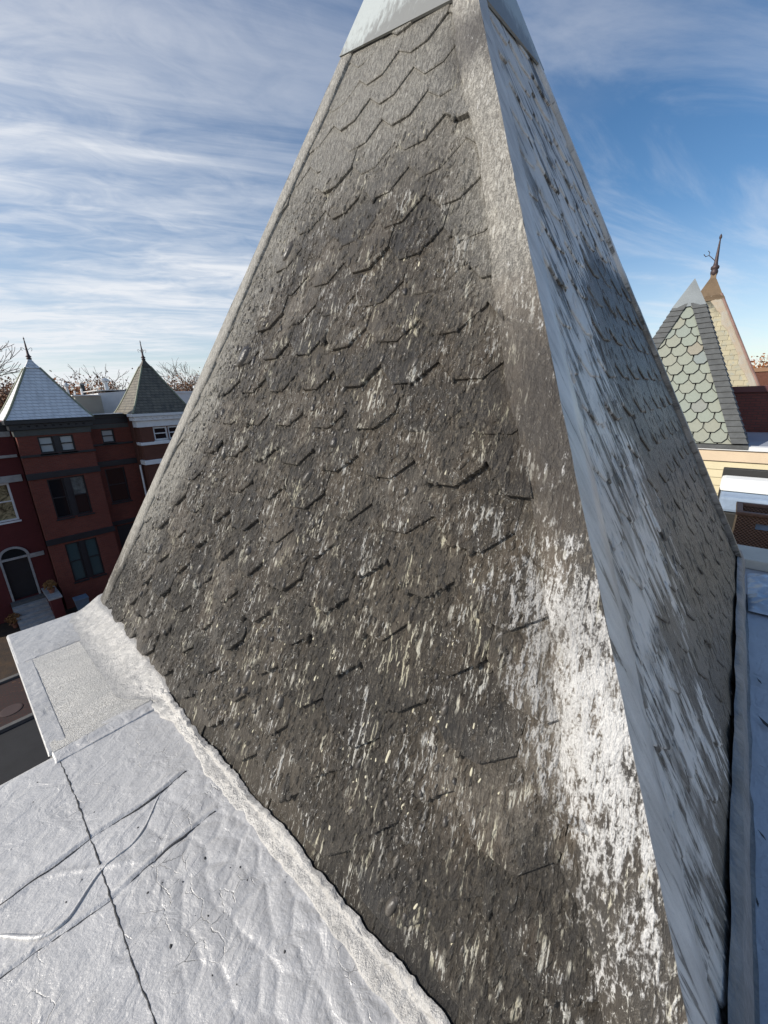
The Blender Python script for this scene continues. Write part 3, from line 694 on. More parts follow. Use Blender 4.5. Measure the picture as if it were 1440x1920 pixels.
def turret(par, x0, x1, y0, y1, zb, za, mat, capmat, hipmat, capk=0.16, fin=1.05, flare=0.10, finmat=M_iron):
    cx, cy = (x0+x1)/2, (y0+y1)/2; hx, hy = (x1-x0)/2, (y1-y0)/2; bm = bmesh.new(); N = 14; rows = []
    for i in range(N+1):
        t = i/N*(1-capk*0.9); k = (1-t) + flare*math.exp(-t*9)*0.5 - flare*0.5*math.exp(0)*0
        rows.append([bm.verts.new((cx+sx*hx*k, cy+sy*hy*k, zb+(za-zb)*t)) for sx, sy in ((-1, -1), (1, -1), (1, 1), (-1, 1))])
    for A, B in zip(rows, rows[1:]):
        for i in range(4): bm.faces.new((A[i], A[(i+1) % 4], B[(i+1) % 4], B[i]))
    bm.faces.new(rows[0][::-1]); bm.faces.new(rows[-1])
    rf_ = build('turret_roof', bm, mat, par)
    for sx, sy in ((-1, -1), (1, -1), (1, 1), (-1, 1)):
        bm = bmesh.new(); pts = []
        for i in range(N+1):
            t = i/N*(1-capk); k = (1-t) + flare*math.exp(-t*9)*0.5
            pts.append((cx+sx*hx*k, cy+sy*hy*k, zb+(za-zb)*t+0.01))
        tube(bm, pts, 0.05, 6); build('hip_roll', bm, hipmat, rf_)
    bm = bmesh.new(); prof = [(capk*1.18, 1-capk*1.02), (capk*1.0, 1-capk*0.92), (capk*0.52, 1-capk*0.5), (capk*0.20, 1-capk*0.12), (0.022, 1.0)]; rr = []
    for k, t in prof: rr.append([bm.verts.new((cx+sx*hx*k, cy+sy*hy*k, zb+(za-zb)*t)) for sx, sy in ((-1, -1), (1, -1), (1, 1), (-1, 1))])
    for A, B in zip(rr, rr[1:]):
        for i in range(4): bm.faces.new((A[i], A[(i+1) % 4], B[(i+1) % 4], B[i]))
    bm.faces.new(rr[0][::-1]); bm.faces.new(rr[-1]); build('turret_cap', bm, capmat, rf_)
    finial(rf_, cx, cy, za-0.03, fin, finmat)
    return rf_
def cornice(par, x0, x1, y, zs, mats, deps, back=0.7, nm='cornice'):
    """stack of bands from the top down; deps: projection of each"""
    p = None
    for (za, zb), mt, d in zip(zs, mats, deps):
        bm = bmesh.new(); bx(bm, x0-d, x1+d, y-d, y+back, zb+0.002, za, bev=0.015); o_ = build(nm, bm, mt, par)
        p = p or o_
    return p
def brackets(par, x0, x1, n_, y, z0, z1, mat, d=0.18):
    for i in range(n_):
        x = x0 + (x1-x0)*(i+0.5)/n_; bm = bmesh.new()
        poly_prism(bm, [(0, z0), (0, z1), (-d, z1), (-d, z1-0.08), (-0.06, z0)], -0.05, 0.05, (Vector((x, y, 0)), Vector((0, 1, 0)), Vector((0, 0, 1)), Vector((1, 0, 0))))
        build('bracket', bm, mat, par)

def at_base(name, x, y): return empty(name, (x, y, GZ))
def fix(root):                                  # children were modelled in world space
    for c in list(root.children): c.matrix_parent_inverse = Matrix.Translation(-root.location)

# middle house
h2 = at_base('row_house', 2.8, 26); tag(h2, 'red brick row house with black trim and silver painted pyramid turret', 'house', 'row houses across the street')
W3, W2, W1 = (1.0, 2.48, -0.74, 0.11), (0.90, 2.52, -4.26, -2.10), (0.88, 2.36, -8.0, -5.72)
bm = bmesh.new(); wall_open(bm, 0.22, 3.27, GZ, 0.9, 25.0, [W3, W2, W1]); build('wall', bm, M_brick, h2)
R3, R2, RD = (3.98, 4.62, -0.56, 0.20), (3.72, 4.74, -4.14, -2.06), (3.65, 4.75, -8.3, -5.6)
bm = bmesh.new(); wall_open(bm, 3.272, 5.50, GZ, 1.0, 25.9, [R3, R2, RD]); build('wall', bm, M_brick, h2)
bm = bmesh.new(); bx(bm, 0.22, 5.50, 26.6, 37, GZ, 1.0); build('house_body', bm, M_brick, h2)
for (x0, x1, z0, z1), tp, bt in ((W3, M_glb, M_glb), (W2, M_gl, M_gl), (W1, M_glt, M_glt)):
    xm = (x0+x1)/2; wd = 0.12
    boxo('mullion', (xm-wd, xm+wd, 25.03, 25.14, z0+0.002, z1-0.002), M_blacktrim, h2)
    window(h2, x0, xm-wd-.002, z0, z1, 25.0, M_blacktrim, tp, bt); window(h2, xm+wd+.002, x1, z0, z1, 25.0, M_blacktrim, M_glp if tp is M_gl else tp, bt)
window(h2, *R3, 25.9, M_blacktrim, M_glb, M_glb); window(h2, *R2, 25.9, M_blacktrim, M_gl, M_gl)
d_ = boxo('door', (RD[0]+.03, RD[1]-.03, 26.0, 26.06, RD[2]+.01, RD[3]-.02), M_blacktrim, h2)
for z0, z1 in ((-0.88, -0.76), (-2.02, -1.70), (-5.60, -5.28)):
    boxo('string_course', (0.16, 3.33, 24.93, 25.02, z0, z1), M_blacktrim, h2, 0.01)
for z0, z1 in ((-0.70, -0.585), (-1.92, -1.60)):
    boxo('string_course', (3.335, 5.49, 25.83, 25.92, z0, z1), M_blacktrim, h2, 0.01)
boxo('string_course', (3.335, 5.49, 25.83, 25.92, -5.52, -5.28), M_blacktrim, h2, 0.01)
cornice(h2, 0.20, 3.29, 25.0, ((0.98, 0.78), (0.776, 0.50), (0.496, 0.18)), (M_blacktrim, M_blacktrim, M_greytrim), (0.28, 0.16, 0.04))
brackets(h2, 0.3, 3.2, 9, 24.95, 0.50, 0.774, M_blacktrim, 0.14)
cornice(h2, 3.32, 5.45, 25.9, ((1.06, 0.84), (0.836, 0.52), (0.516, 0.26)), (M_blacktrim, M_blacktrim, M_greytrim), (0.02, 0.012, 0.004))
boxo('gutter_top', (3.60, 5.20, 25.6, 26.6, 1.066, 1.10), M_white, h2)
turret(h2, 0.04, 3.45, 24.75, 28.1, 1.00, 4.05, M_paintslate, M_paintslate, M_copper, 0.17, 1.0)
fix(h2)
# right-hand house
h3 = at_base('row_house', 7.0, 26); tag(h3, 'brown brick row house with white trim and old slate pyramid turret', 'house', 'row houses across the street')
w3 = (6.32, 7.14, -0.60, 0.21); w3b = (7.16, 8.0, -0.60, 0.21); w2 = (6.25, 7.9, -4.2, -2.2)
bm = bmesh.new(); wall_open(bm, 5.60, 8.6, GZ, 0.9, 24.6, [w3, w3b, w2], thick=1.2); build('wall', bm, M_brick_br, h3)
bm = bmesh.new(); bx(bm, 5.502, 11.5, 25.3, 37, GZ, 0.9); build('house_body', bm, M_brick_br, h3)
window(h3, *w3, 24.6, M_white, M_gl, M_gl, 0.10); window(h3, *w3b, 24.6, M_white, M_gl, M_gl, 0.10); window(h3, *w2, 24.6, M_white)
for z0, z1 in ((-0.81, -0.64), (-1.97, -1.70)): boxo('string_course', (5.50, 8.70, 24.50, 25.28, z0, z1), M_white, h3, 0.012)
cornice(h3, 5.55, 8.65, 24.6, ((1.02, 0.86), (0.856, 0.62), (0.616, 0.24)), (M_white, M_white, M_white), (0.26, 0.17, 0.05))
brackets(h3, 5.6, 8.6, 10, 24.52, 0.63, 0.853, M_white, 0.13)
bm = bmesh.new(); tube(bm, [(5.42, 25.2, -2.0), (5.40, 25.2, -5.5), (5.40, 25.2, GZ+0.2)], 0.055, 8); build('downpipe', bm, M_white, h3)
turret(h3, 5.42, 8.68, 24.42, 27.7, 1.03, 4.22, M_oldslate, M_capdk, M_copper, 0.15, 1.02)
fix(h3)
# left-hand house
h1 = at_base('row_house', -2.5, 27); tag(h1, 'dark red painted row house with white lintels and arched doorway', 'house', 'row houses across the street')
o1, o2, o3 = (-1.75, -0.48, -4.10, -2.12), (-1.75, -0.55, -8.42, -6.02), (-4.6, -3.2, -4.1, -2.12)
bm = bmesh.new(); wall_open(bm, -6.0, 0.215, GZ, 0.9, 26.0, [o1, o2, o3], 0.3); build('wall', bm, M_brick_dk, h1)
bm = bmesh.new(); bx(bm, -6.0, 0.215, 26.6, 37, GZ, 0.9); build('house_body', bm, M_brick_dk, h1)
m, nt, b = newmat('glass_painted_reflection'); P, x, y, z = pos(nt)
nn_ = noise(nt, P, 2.6, 6, 0.7, 0.6)
put(nt, b, color=mixc(nt, nn_.st(0.4, 0.62), (0.06, 0.06, 0.035), (0.42, 0.36, 0.20)), rough=0.08); M_autumn = m  # reflected autumn tree painted into the pane colour
window(h1, *o1, 26.0, M_white, M_autumn, M_autumn, 0.09); window(h1, *o3, 26.0, M_white, M_autumn, M_autumn, 0.09)
for c in ((-2.3, 0.08, -2.11, -1.76), (-5.2, -2.6, -2.11, -1.76)): boxo('lintel', (c[0], c[1], 25.92, 26.03, c[2], c[3]), M_stone, h1, 0.012)
boxo('string_course', (-6.0, 0.15, 25.93, 26.02, -0.86, -0.72), M_stone, h1, 0.01)
cornice(h1, -6.0, 0.10, 26.0, ((0.92, 0.72), (0.716, 0.45), (0.446, 0.18)), (M_greytrim, M_blacktrim, M_stone), (0.05, 0.04, 0.03))
d_ = boxo('door', (-1.64, -0.66, 26.20, 26.26, -8.40, -6.17), M_blacktrim, h1)
bm = bmesh.new(); lathe(bm, [(0.001, 0), (0.03, 0.0), (0.03, 0.03), (0.001, 0.05)], 0, 0, 8); kn = build('handle', bm, M_iron, d_); kn.location = (-1.52, 26.17, -7.4)
for c in ((-1.75, -1.66, -8.42, -6.02), (-0.64, -0.55, -8.42, -6.02), (-1.66, -0.64, -6.16, -6.04)): boxo('door_frame', (c[0]+.002, c[1]-.002, 25.96, 26.24, c[2], c[3]), M_stone, h1)
bm = bmesh.new()
for i in range(16):                              # arched surround
    a0, a1 = math.pi*i/16, math.pi*(i+1)/16; cx, cz = -1.15, -6.02
    q = [(r_*math.cos(t)+cx, r_*math.sin(t)*0.92+cz) for r_, t in ((0.62, a0), (0.62, a1), (0.50, a1), (0.50, a0))]
    poly_prism(bm, q, -0.06, 0.0, (Vector((0, 25.985, 0)), Vector((1, 0, 0)), Vector((0, 0, 1)), Vector((0, 1, 0))))
build('arch_surround', bm, M_stone, h1)
bm = bmesh.new(); poly_prism(bm, [(0.50*math.cos(math.pi*i/16)-1.15, 0.46*math.sin(math.pi*i/16)-6.02) for i in range(17)], -0.012, 0.0, (Vector((0, 25.99, 0)), Vector((1, 0, 0)), Vector((0, 0, 1)), Vector((0, 1, 0))))
build('fanlight', bm, M_gl, h1)
boxo('impost', (-0.545, 0.06, 25.95, 26.02, -6.27, -6.04), M_stone, h1, 0.01)
for i in range(7): boxo('stoop_step', (-1.85, -0.45, 25.9-0.3*(i+1), 26.0, GZ+0.162, -8.44-0.15*i), M_stone if i else M_conc, h1)
boxo('stoop_wall', (-0.44, 0.02, 24.0, 25.98, GZ+0.162, -8.25), M_brick_dk, h1); boxo('stoop_coping', (-0.50, 0.08, 23.94, 25.99, -8.246, -8.14), M_stone, h1, 0.02)
fix(h1)
# planters and bin in the yards
def leafy(name, x, y, z, r_, n_, c, label, cat, potc=(0.25, 0.10, 0.06)):
    root = empty(name, (x, y, z)); tag(root, label, cat)
    bm = bmesh.new(); lathe(bm, [(0.10, 0), (0.15, 0.22), (0.17, 0.22), (0.165, 0.26), (0.12, 0.24)], 0, 0, 12); build('pot', bm, simple('terracotta_'+name, potc, 0.8), root)
    bm = bmesh.new()
    for _ in range(n_):
        d = Vector((random.gauss(0, 1), random.gauss(0, 1), random.gauss(0.3, 0.8))).normalized()*r_*random.random()**0.4; p = Vector((0, 0, 0.26+r_*0.6)) + d; s_ = r_*0.16
        a = Vector((random.gauss(0, 1), random.gauss(0, 1), random.gauss(0, 1))).normalized(); b2 = a.orthogonal()
        bm.faces.new([bm.verts.new(p+v) for v in (a*s_, b2*s_*0.5, -a*s_, -b2*s_*0.5)])
    build('foliage', bm, simple('leaves_'+name, c, 0.6, 0, 0.5, 20), root); return root
leafy('potted_plant', -0.2, 24.8, -8.14, 0.30, 260, (0.32, 0.15, 0.03), 'orange leafy potted plant on the coping of the stoop wall', 'plant')
leafy('potted_plant', -1.95, 24.9, GZ+0.16, 0.34, 260, (0.28, 0.12, 0.025), 'rusty leafed potted plant beside the foot of the arched doorway steps', 'plant')
binr = empty('wheeled_bin', (0.75, 23.6, GZ+0.16)); tag(binr, 'blue grey wheeled bin standing before the middle house', 'bin')
M_bin = simple('blue_plastic', (0.13, 0.18, 0.24), 0.5)
bm = bmesh.new(); vs = [bm.verts.new((sx*k, sy*k, z)) for z, k in ((0.05, 0.22), (0.95, 0.29)) for sx, sy in ((-1, -1), (1, -1), (1, 1), (-1, 1))]
for i in range(4): bm.faces.new((vs[i], vs[(i+1) % 4], vs[4+(i+1) % 4], vs[4+i]))
bm.faces.new(vs[:4][::-1]); bm.faces.new(vs[4:]); build('body', bm, M_bin, binr); boxo('lid', (-0.31, 0.31, -0.33, 0.31, 0.955, 1.03), M_bin, binr, 0.02)
for sx in (-1, 1):
    bm = bmesh.new(); tube(bm, [(sx*0.20, 0.26, 0.10), (sx*0.27, 0.26, 0.10)], 0.10, 12); build('wheel', bm, M_blacktrim, binr)

# roofscape behind the houses across the street
def roof_pipe(x, y, z0, z1, r_, mat, label, hood=True):
    root = empty('vent_pipe', (x, y, z0)); tag(root, label, 'vent pipe', 'vent pipes on the roofs across the street')
    bm = bmesh.new(); tube(bm, [(0, 0, 0), (0, 0, z1-z0)], r_, 8); build('pipe', bm, mat, root)
    if hood:
        bm = bmesh.new(); lathe(bm, [(r_*1.1, z1-z0+0.03), (r_*2.0, z1-z0+0.05), (r_*2.0, z1-z0+0.16), (r_*0.4, z1-z0+0.30)], 0, 0, 10); build('hood', bm, mat, root)
M_galv = simple('galvanised_steel', (0.50, 0.52, 0.54), 0.4, 0.5, 0.2)
M_siding = simple('grey_siding', (0.38, 0.38, 0.33), 0.7, 0, 0.15, 2)
ph = empty('roof_penthouse', (4.5, 30, 0.9)); tag(ph, 'low grey clapboard roof box behind the silver painted turret', 'roof structure')
boxo('body', (-0.70, 0.62, -1.0, 2.5, 0.0, 1.26), M_siding, ph)
for i in range(8): boxo('siding_board', (-0.72, 0.64, -1.02, -0.995, 0.02+i*0.155, 0.165+i*0.155), M_siding, ph)
boxo('roof', (-0.85, 0.75, -1.12, 2.6, 1.266, 1.33), M_white, ph)
p2 = empty('roof_penthouse', (6.7, 31.5, 0.9)); tag(p2, 'white painted parapet box on the roof left of the slate turret', 'roof structure')
bm = bmesh.new(); poly_prism(bm, [(-1.3, 0), (0.35, 0), (0.78, 1.62), (-1.3, 1.45)], -1.0, 3.0, (Vector((0, 0, 0)), Vector((1, 0, 0)), Vector((0, 0, 1)), Vector((0, 1, 0)))); build('body', bm, M_white, p2)
boxo('coping', (-1.35, 0.80, -1.05, 3.05, 1.625, 1.66), M_white, p2)
p3 = empty('roof_penthouse', (11.6, 31, 0.9)); tag(p3, 'white flat roof edge showing right of the slate turret', 'roof structure')
boxo('body', (-2.6, 3, -1.5, 3, 0, 1.35), M_white, p3); boxo('coping', (-2.65, 3.05, -1.55, 3.05, 1.354, 1.5), M_white, p3)
roof_pipe(3.9, 31.0, 0.9, 2.75, 0.075, M_galv, 'thin hooded vent pipe right of the silver painted turret')
roof_pipe(7.0, 34.5, 0.9, 3.25, 0.15, M_galv, 'wide galvanised vent pipe left of the slate turret')
roof_pipe(4.35, 31.5, 0.9, 2.55, 0.05, M_white, 'short white stub pipe, left of a pair above the clapboard box', False)
roof_pipe(4.85, 32.0, 0.9, 2.70, 0.06, M_white, 'short white stub pipe, right of a pair above the clapboard box', False)
ch = empty('chimney', (8.9, 50, GZ)); tag(ch, 'dark brick chimney stack far behind above the autumn trees', 'chimney')
boxo('stack', (-0.16, 0.16, -0.16, 0.16, 0, 13.3), M_greytrim, ch); boxo('chimney_cap', (-0.2, 0.2, -0.2, 0.2, 13.304, 13.45), M_stone, ch)
tp = empty('utility_pole', (17.5, 95, GZ)); tag(tp, 'distant utility pole with crossarm against the cloud', 'pole')
bm = bmesh.new(); tube(bm, [(0, 0, 0), (0, 0, 15.6)], [0.16, 0.10], 8); build('post', bm, M_stone, tp); boxo('crossarm', (-0.9, 0.9, -0.22, -0.11, 14.7, 14.85), M_stone, tp)

# ------------------------------------------------------------------ neighbours to the right
# next house: lower roof deck behind a coped parapet
n2 = empty('row_house', (5.3, -3, GZ)); tag(n2, 'neighbouring house with lower roof deck behind a pale coped parapet', 'house')
M_cop = simple('pale_limestone_coping', (0.60, 0.57, 0.49), 0.8, 0, 0.15, 4, 0.003, 60)
M_deck = simple('deck_boards', (0.16, 0.12, 0.09), 0.8, 0, 0.3, 4)
bm = bmesh.new(); bx(bm, 2.64, 7.98, -12, 0.5, GZ, -1.30); bx(bm, 2.68, 2.94, -12, 0.5, -1.296, -0.25); build('wall', bm, M_brick_own, n2)
bm = bmesh.new(); bx(bm, 2.58, 3.04, -12, 0.5, -0.246, -0.15, bev=0.012); build('coping', bm, M_cop, n2)
for i in range(32): boxo('deck_board', (3.06, 7.95, -4.0+i*0.14, -4.0+i*0.14+0.132, -1.294, -1.265), M_deck, n2)
fix(n2)
# house with cream clapboard side wall and green slate turret
n3 = empty('row_house', (10, -3, GZ)); tag(n3, 'house with cream clapboard side wall and hexagonal green slate turret', 'house')
M_creamw = simple('cream_paint', (0.66, 0.58, 0.38), 0.7, 0, 0.10, 2.0)
bm = bmesh.new(); bx(bm, 8.06, 12.0, -9, 1.39, GZ, 0.16); build('wall', bm, M_brick_own, n3)
for i in range(13):
    z1 = 0.02 - i*0.165; bm = bmesh.new()
    poly_prism(bm, [(8.056, z1-0.165), (8.022, z1-0.165), (8.040, z1-0.004), (8.056, z1-0.004)], -9.0, 1.4, (Vector((0, 0, 0)), Vector((1, 0, 0)), Vector((0, 0, 1)), Vector((0, 1, 0))))
    build('clapboard', bm, M_creamw, n3)
boxo('frieze_board', (8.00, 8.055, -9.0, 1.4, 0.03, 0.25), simple('peach_cream_paint', (0.68, 0.54, 0.38), 0.7, 0, 0.1, 2), n3)
boxo('coping', (7.96, 8.20, -9.0, 1.45, 0.256, 0.335), M_white, n3)
boxo('roof', (8.2, 12.0, -9.0, 1.3, 0.17, 0.28), simple('blue_grey_roof_coating', (0.42, 0.46, 0.52), 0.5, 0.2, 0.2, 2), n3)
# its turret: square pyramid, hexagonal slates
TX, TY, TH, TB, TA = 9.39, -0.447, 1.39, 0.36, 3.78
M_gslate, nt, b = newmat('green_slate'); P, x, y, z = pos(nt); rd_ = rand(nt); n_ = noise(nt, P, 14, 4, 0.6)
c = mixc(nt, rd_.st(0.0, 0.55), (0.27, 0.275, 0.215), (0.25, 0.285, 0.235)); c = mixc(nt, rd_.st(0.6, 1.0), c, (0.20, 0.235, 0.235)); c = mixc(nt, rd_._m('FRACT').st(0.90, 0.97)*0.7, c, (0.30, 0.25, 0.17))
put(nt, b, color=mixc(nt, n_*0.35, c, (0.16, 0.16, 0.14)), rough=0.62, normal=bump(nt, n_, 0.006))
M_hip2 = simple('dark_hip_shingle', (0.105, 0.11, 0.11), 0.75, 0, 0.35, 9, 0.003, 90)
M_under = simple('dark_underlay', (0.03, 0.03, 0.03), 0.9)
tr2 = empty('turret', (TX, TY, TB)); tag(tr2, 'green hexagonal slate turret with plain metal cap on the cream walled house', 'turret')
bm = bmesh.new(); pyr(bm, TH-0.02, TH-0.02, 0, TA-TB-0.05); build('roof_deck', bm, M_under, tr2)
def turret_faces(root, th, hgt, mat, sw, ex, hexa, capfrac, faces, lift0=0.012, gap=0.006, name='slate', rs=3, hm=0.03, rim=0.0):
    L = math.hypot(th, hgt); rr = random.Random(rs)
    for fc in faces:
        if fc == 'w': o, a, u = Vector((-th, 0, 0)), Vector((0, -1, 0)), Vector((th/L, 0, hgt/L))
        else: o, a, u = Vector((0, -th, 0)), Vector((1, 0, 0)), Vector((0, th/L, hgt/L))
        n = a.cross(u); i = -1
        while True:
            s0 = ex*i + 0.02; i += 1
            if s0 > L*(1-capfrac): break
            off0 = (sw/2 if i % 2 else 0); kmax = int(th/sw)+2
            for k in range(-kmax, kmax+1):
                c = off0 + k*sw; w2_ = sw/2-gap/2
                if hexa: pts = [(c-w2_*0.45, s0), (c+w2_*0.45, s0), (c+w2_, s0+ex*0.42), (c+w2_, s0+ex*1.9), (c-w2_, s0+ex*1.9), (c-w2_, s0+ex*0.42)]
                else: pts = [(c-w2_, s0+rr.uniform(-.008, .008)), (c+w2_, s0+rr.uniform(-.008, .008)), (c+w2_, s0+ex*1.7), (c-w2_, s0+ex*1.7)]
                q = clip(pts, 1, th/L, th-hm)
                if len(q) > 2: q = clip(q, -1, th/L, th-hm)
                if len(q) > 2: q = clip(q, 0, -1, 0)
                if len(q) > 2: q = clip(q, 0, 1, L*(1-capfrac*0.9))
                if len(q) < 3: continue
                bm = bmesh.new(); lf = lift0*rr.uniform(0.9, 1.25)
                V = lambda p, d: bm.verts.new(o + a*p[0] + u*p[1] + n*(d + lf*2.2*(1-(p[1]-s0)/(ex*2))))
                tp_ = [V(p, 0.0) for p in q]; bt = [V(p, -lf*1.1) for p in q]; kk = len(q)
                gx_ = sum(p[0] for p in q)/kk; gy_ = sum(p[1] for p in q)/kk; sides = []
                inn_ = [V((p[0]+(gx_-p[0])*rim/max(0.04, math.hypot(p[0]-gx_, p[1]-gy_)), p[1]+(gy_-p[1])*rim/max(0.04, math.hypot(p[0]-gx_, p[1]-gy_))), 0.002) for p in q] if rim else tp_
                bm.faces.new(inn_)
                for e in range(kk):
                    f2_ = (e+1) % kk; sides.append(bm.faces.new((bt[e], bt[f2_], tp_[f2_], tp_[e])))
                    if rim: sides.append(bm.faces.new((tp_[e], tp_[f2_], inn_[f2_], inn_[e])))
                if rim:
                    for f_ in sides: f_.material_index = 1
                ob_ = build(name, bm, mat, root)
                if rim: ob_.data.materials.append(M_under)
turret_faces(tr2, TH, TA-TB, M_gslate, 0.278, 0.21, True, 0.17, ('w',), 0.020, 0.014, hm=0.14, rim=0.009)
# overlapping hip shingles on its two near hips
for sx, sy in ((-1, -1), (-1, 1)):
    nsh = 26
    for i in range(nsh):
        t0, t1 = i/nsh*0.83, (i+1.25)/nsh*0.83
        bm = bmesh.new(); hv = TA-TB
        def rp(t): return Vector((sx*TH*(1-t), sy*TH*(1-t), hv*t))
        nf, ns = Vector((sx*hv, 0, TH)).normalized(), Vector((0, sy*hv, TH)).normalized(); wd = 0.20
        o0, o1 = 0.078, 0.052; vsl = []
        for t, of in ((t0, o0), (t1, o1)):
            b_ = rp(t); vsl.append([b_ + Vector((0, -sy*wd, 0)) + nf*of, b_ + (nf+ns)*of*0.62, b_ + Vector((-sx*wd, 0, 0)) + ns*of])
        A = [bm.verts.new(v) for v in vsl[0]]; B = [bm.verts.new(v) for v in vsl[1]]
        A2 = [bm.verts.new(v - (nf+ns)*0.012) for v in vsl[0]]
        for e in (0, 1): bm.faces.new((A[e], A[e+1], B[e+1], B[e])); bm.faces.new((A2[e], A2[e+1], A[e+1], A[e]))
        build('hip_shingle', bm, M_hip2, tr2)
bm = bmesh.new(); kq = 0.175; pyr(bm, TH*kq+0.06, TH*kq+0.06, (TA-TB)*(1-kq), TA-TB+0.0); build('turret_cap', bm, M_cap, tr2)
bm = bmesh.new(); bx(bm, -TH-0.06, TH+0.06, -TH-0.06, TH+0.06, -0.075, -0.002); build('base_flashing', bm, M_hip2, tr2)
fix(n3)
# brick house beyond with the older turret
n4 = empty('row_house', (15, -3, GZ)); tag(n4, 'dark red brick house beyond with a parapet below the brown capped turret', 'house')
M_brick_sh = brick_material('deep_red_brick', (0.16, 0.045, 0.035), (0.12, 0.035, 0.03), (0.07, 0.04, 0.035))
bm = bmesh.new(); bx(bm, 12.05, 19, -9, 1.6, GZ, 1.30); build('wall', bm, M_brick_sh, n4)
boxo('coping', (12.0, 12.35, -9, 1.6, 1.304, 1.46), simple('maroon_metal_coping', (0.10, 0.028, 0.030), 0.5), n4, 0.01)
fix(n4)
UX, UY, UH, UB, UA = 15.71, -0.32, 1.71, 1.30, 4.95
tr3 = empty('turret', (UX, UY, UB)); tag(tr3, 'old tan slate turret with brown metal cap and tall rusty finial', 'turret')
M_tan, nt, b = newmat('old_tan_slate'); P, x, y, z = pos(nt); rd_ = rand(nt); n_ = noise(nt, P, 5, 5, 0.6, 0.5); n2_ = noise(nt, comb(nt, x*9, y*9, z*2), 1.0, 4, 0.6)
c = mixc(nt, rd_, (0.42, 0.37, 0.24), (0.33, 0.30, 0.21)); c = mixc(nt, n_.st(0.5, 0.68)*0.6, c, (0.24, 0.27, 0.25)); c = mixc(nt, (z*1.0 + (n2_-0.5)*1.2).st(3.6, 4.2)*0.85, c, (0.075, 0.075, 0.06))
put(nt, b, color=c, rough=0.75)
bm = bmesh.new(); pyr(bm, UH-0.02, UH-0.02, 0, UA-UB-0.05); build('roof_deck', bm, M_under, tr3)
turret_faces(tr3, UH, UA-UB, M_tan, 0.24, 0.17, False, 0.20, ('w',), 0.009, 0.008, rs=9)
M_patch = simple('grey_roof_cement', (0.33, 0.315, 0.27), 0.8, 0, 0.35, 3, 0.01, 20, (0.34, 0.27, 0.19)); M_pink = simple('rusty_pink_hip_metal', (0.25, 0.15, 0.12), 0.6, 0.1, 0.4, 3)
for sy in (-1, 1):
    P = np.zeros((40, 8, 3)); hv = UA-UB; nf = np.array([-hv, 0, UH])/math.hypot(hv, UH)
    for i in range(40):
        t = i/39*0.82; wv = 0.16 + 0.16*vn1(t*14, sy*3.0, 3)
        for j in range(8):
            s_ = j/7*wv; P[i, j] = np.array([-UH*(1-t), sy*(UH*(1-t)-s_), hv*t]) + nf*(0.045 if 0 < j < 7 else 0.02) + nf*0.012*vn1(t*30, j, 5)
    grid('cement_patch', P if sy < 0 else P[:, ::-1], M_patch, tr3, True)
    bm = bmesh.new(); tube(bm, [(-UH*(1-t), sy*UH*(1-t), (UA-UB)*t+0.05) for t in (0, .2, .4, .6, .82)], 0.04, 8); build('hip_roll', bm, M_pink, tr3)
bm = bmesh.new(); hv = UA-UB; prof = [(0.245, 0.785), (0.245, 0.80), (0.20, 0.83), (0.10, 0.93), (0.045, 0.985), (0.04, 1.02)]; rr = []
for k, t in prof: rr.append([bm.verts.new((sx*UH*k, sy*UH*k, hv*t)) for sx, sy in ((-1, -1), (1, -1), (1, 1), (-1, 1))])
for A, B in zip(rr, rr[1:]):
    for i in range(4): bm.faces.new((A[i], A[(i+1) % 4], B[(i+1) % 4], B[i]))
bm.faces.new(rr[0][::-1]); bm.faces.new(rr[-1]); build('turret_cap', bm, simple('brown_cap_metal', (0.17, 0.115, 0.065), 0.5, 0.3, 0.4, 3), tr3)
bm = bmesh.new(); z0 = hv*1.015
lathe(bm, [(0.07, z0-0.05), (0.09, z0), (0.105, z0+0.05), (0.105, z0+0.10), (0.08, z0+0.13), (0.115, z0+0.17), (0.115, z0+0.23), (0.07, z0+0.27), (0.055, z0+0.35), (0.022, z0+0.95), (0.018, z0+1.00), (0.04, z0+1.05), (0.035, z0+1.10), (0.004, z0+1.16)], 0, 0, 10)
fz = build('finial', bm, M_iron, tr3, True)
bm = bmesh.new(); tube(bm, [(0, 0.05, z0+0.42), (0, 0.14, z0+0.52), (0, 0.22, z0+0.60), (0, 0.30, z0+0.58), (0, 0.36, z0+0.66)], 0.012, 5); build('scroll', bm, M_iron, fz)
bm = bmesh.new(); tube(bm, [(0, 0.22, z0+0.60), (0, 0.21, z0+0.68), (0, 0.26, z0+0.74)], 0.010, 5); build('scroll', bm, M_iron, fz)

# deck furniture
sf = empty('outdoor_sofa', (6.5, -2.4, -1.265)); tag(sf, 'black framed outdoor sofa with long white cushion against the cream wall', 'sofa')
M_blk = simple('black_wicker', (0.022, 0.022, 0.020), 0.6, 0, 0.4, 60, 0.004, 120)
boxo('seat_base', (-0.45, 0.40, -1.6, 0.78, 0.06, 0.72), M_blk, sf, 0.02)
boxo('backrest', (0.40, 0.52, -1.6, 0.80, 0.06, 1.33), M_blk, sf, 0.02)
boxo('cushion', (-0.05, 0.395, -1.58, 0.80, 0.99, 1.21), simple('white_cushion_cloth', (0.86, 0.85, 0.80), 0.85, 0, 0.06, 5, 0.004, 30), sf, 0.06)
M_blueshade = simple('blue_shaded_cloth', (0.28, 0.36, 0.47), 0.8, 0, 0.2, 6)  # bluish shade of cushion front and crate inside, as a base colour
boxo('seat_cushion', (-0.44, 0.30, -1.58, 0.77, 0.724, 0.985), M_blueshade, sf, 0.05)
for sx in (-0.4, 0.42):
    for sy in (-1.5, 0.7): boxo('foot', (sx-0.04, sx+0.04, sy-0.04, sy+0.04, 0.0, 0.058), M_blk, sf)
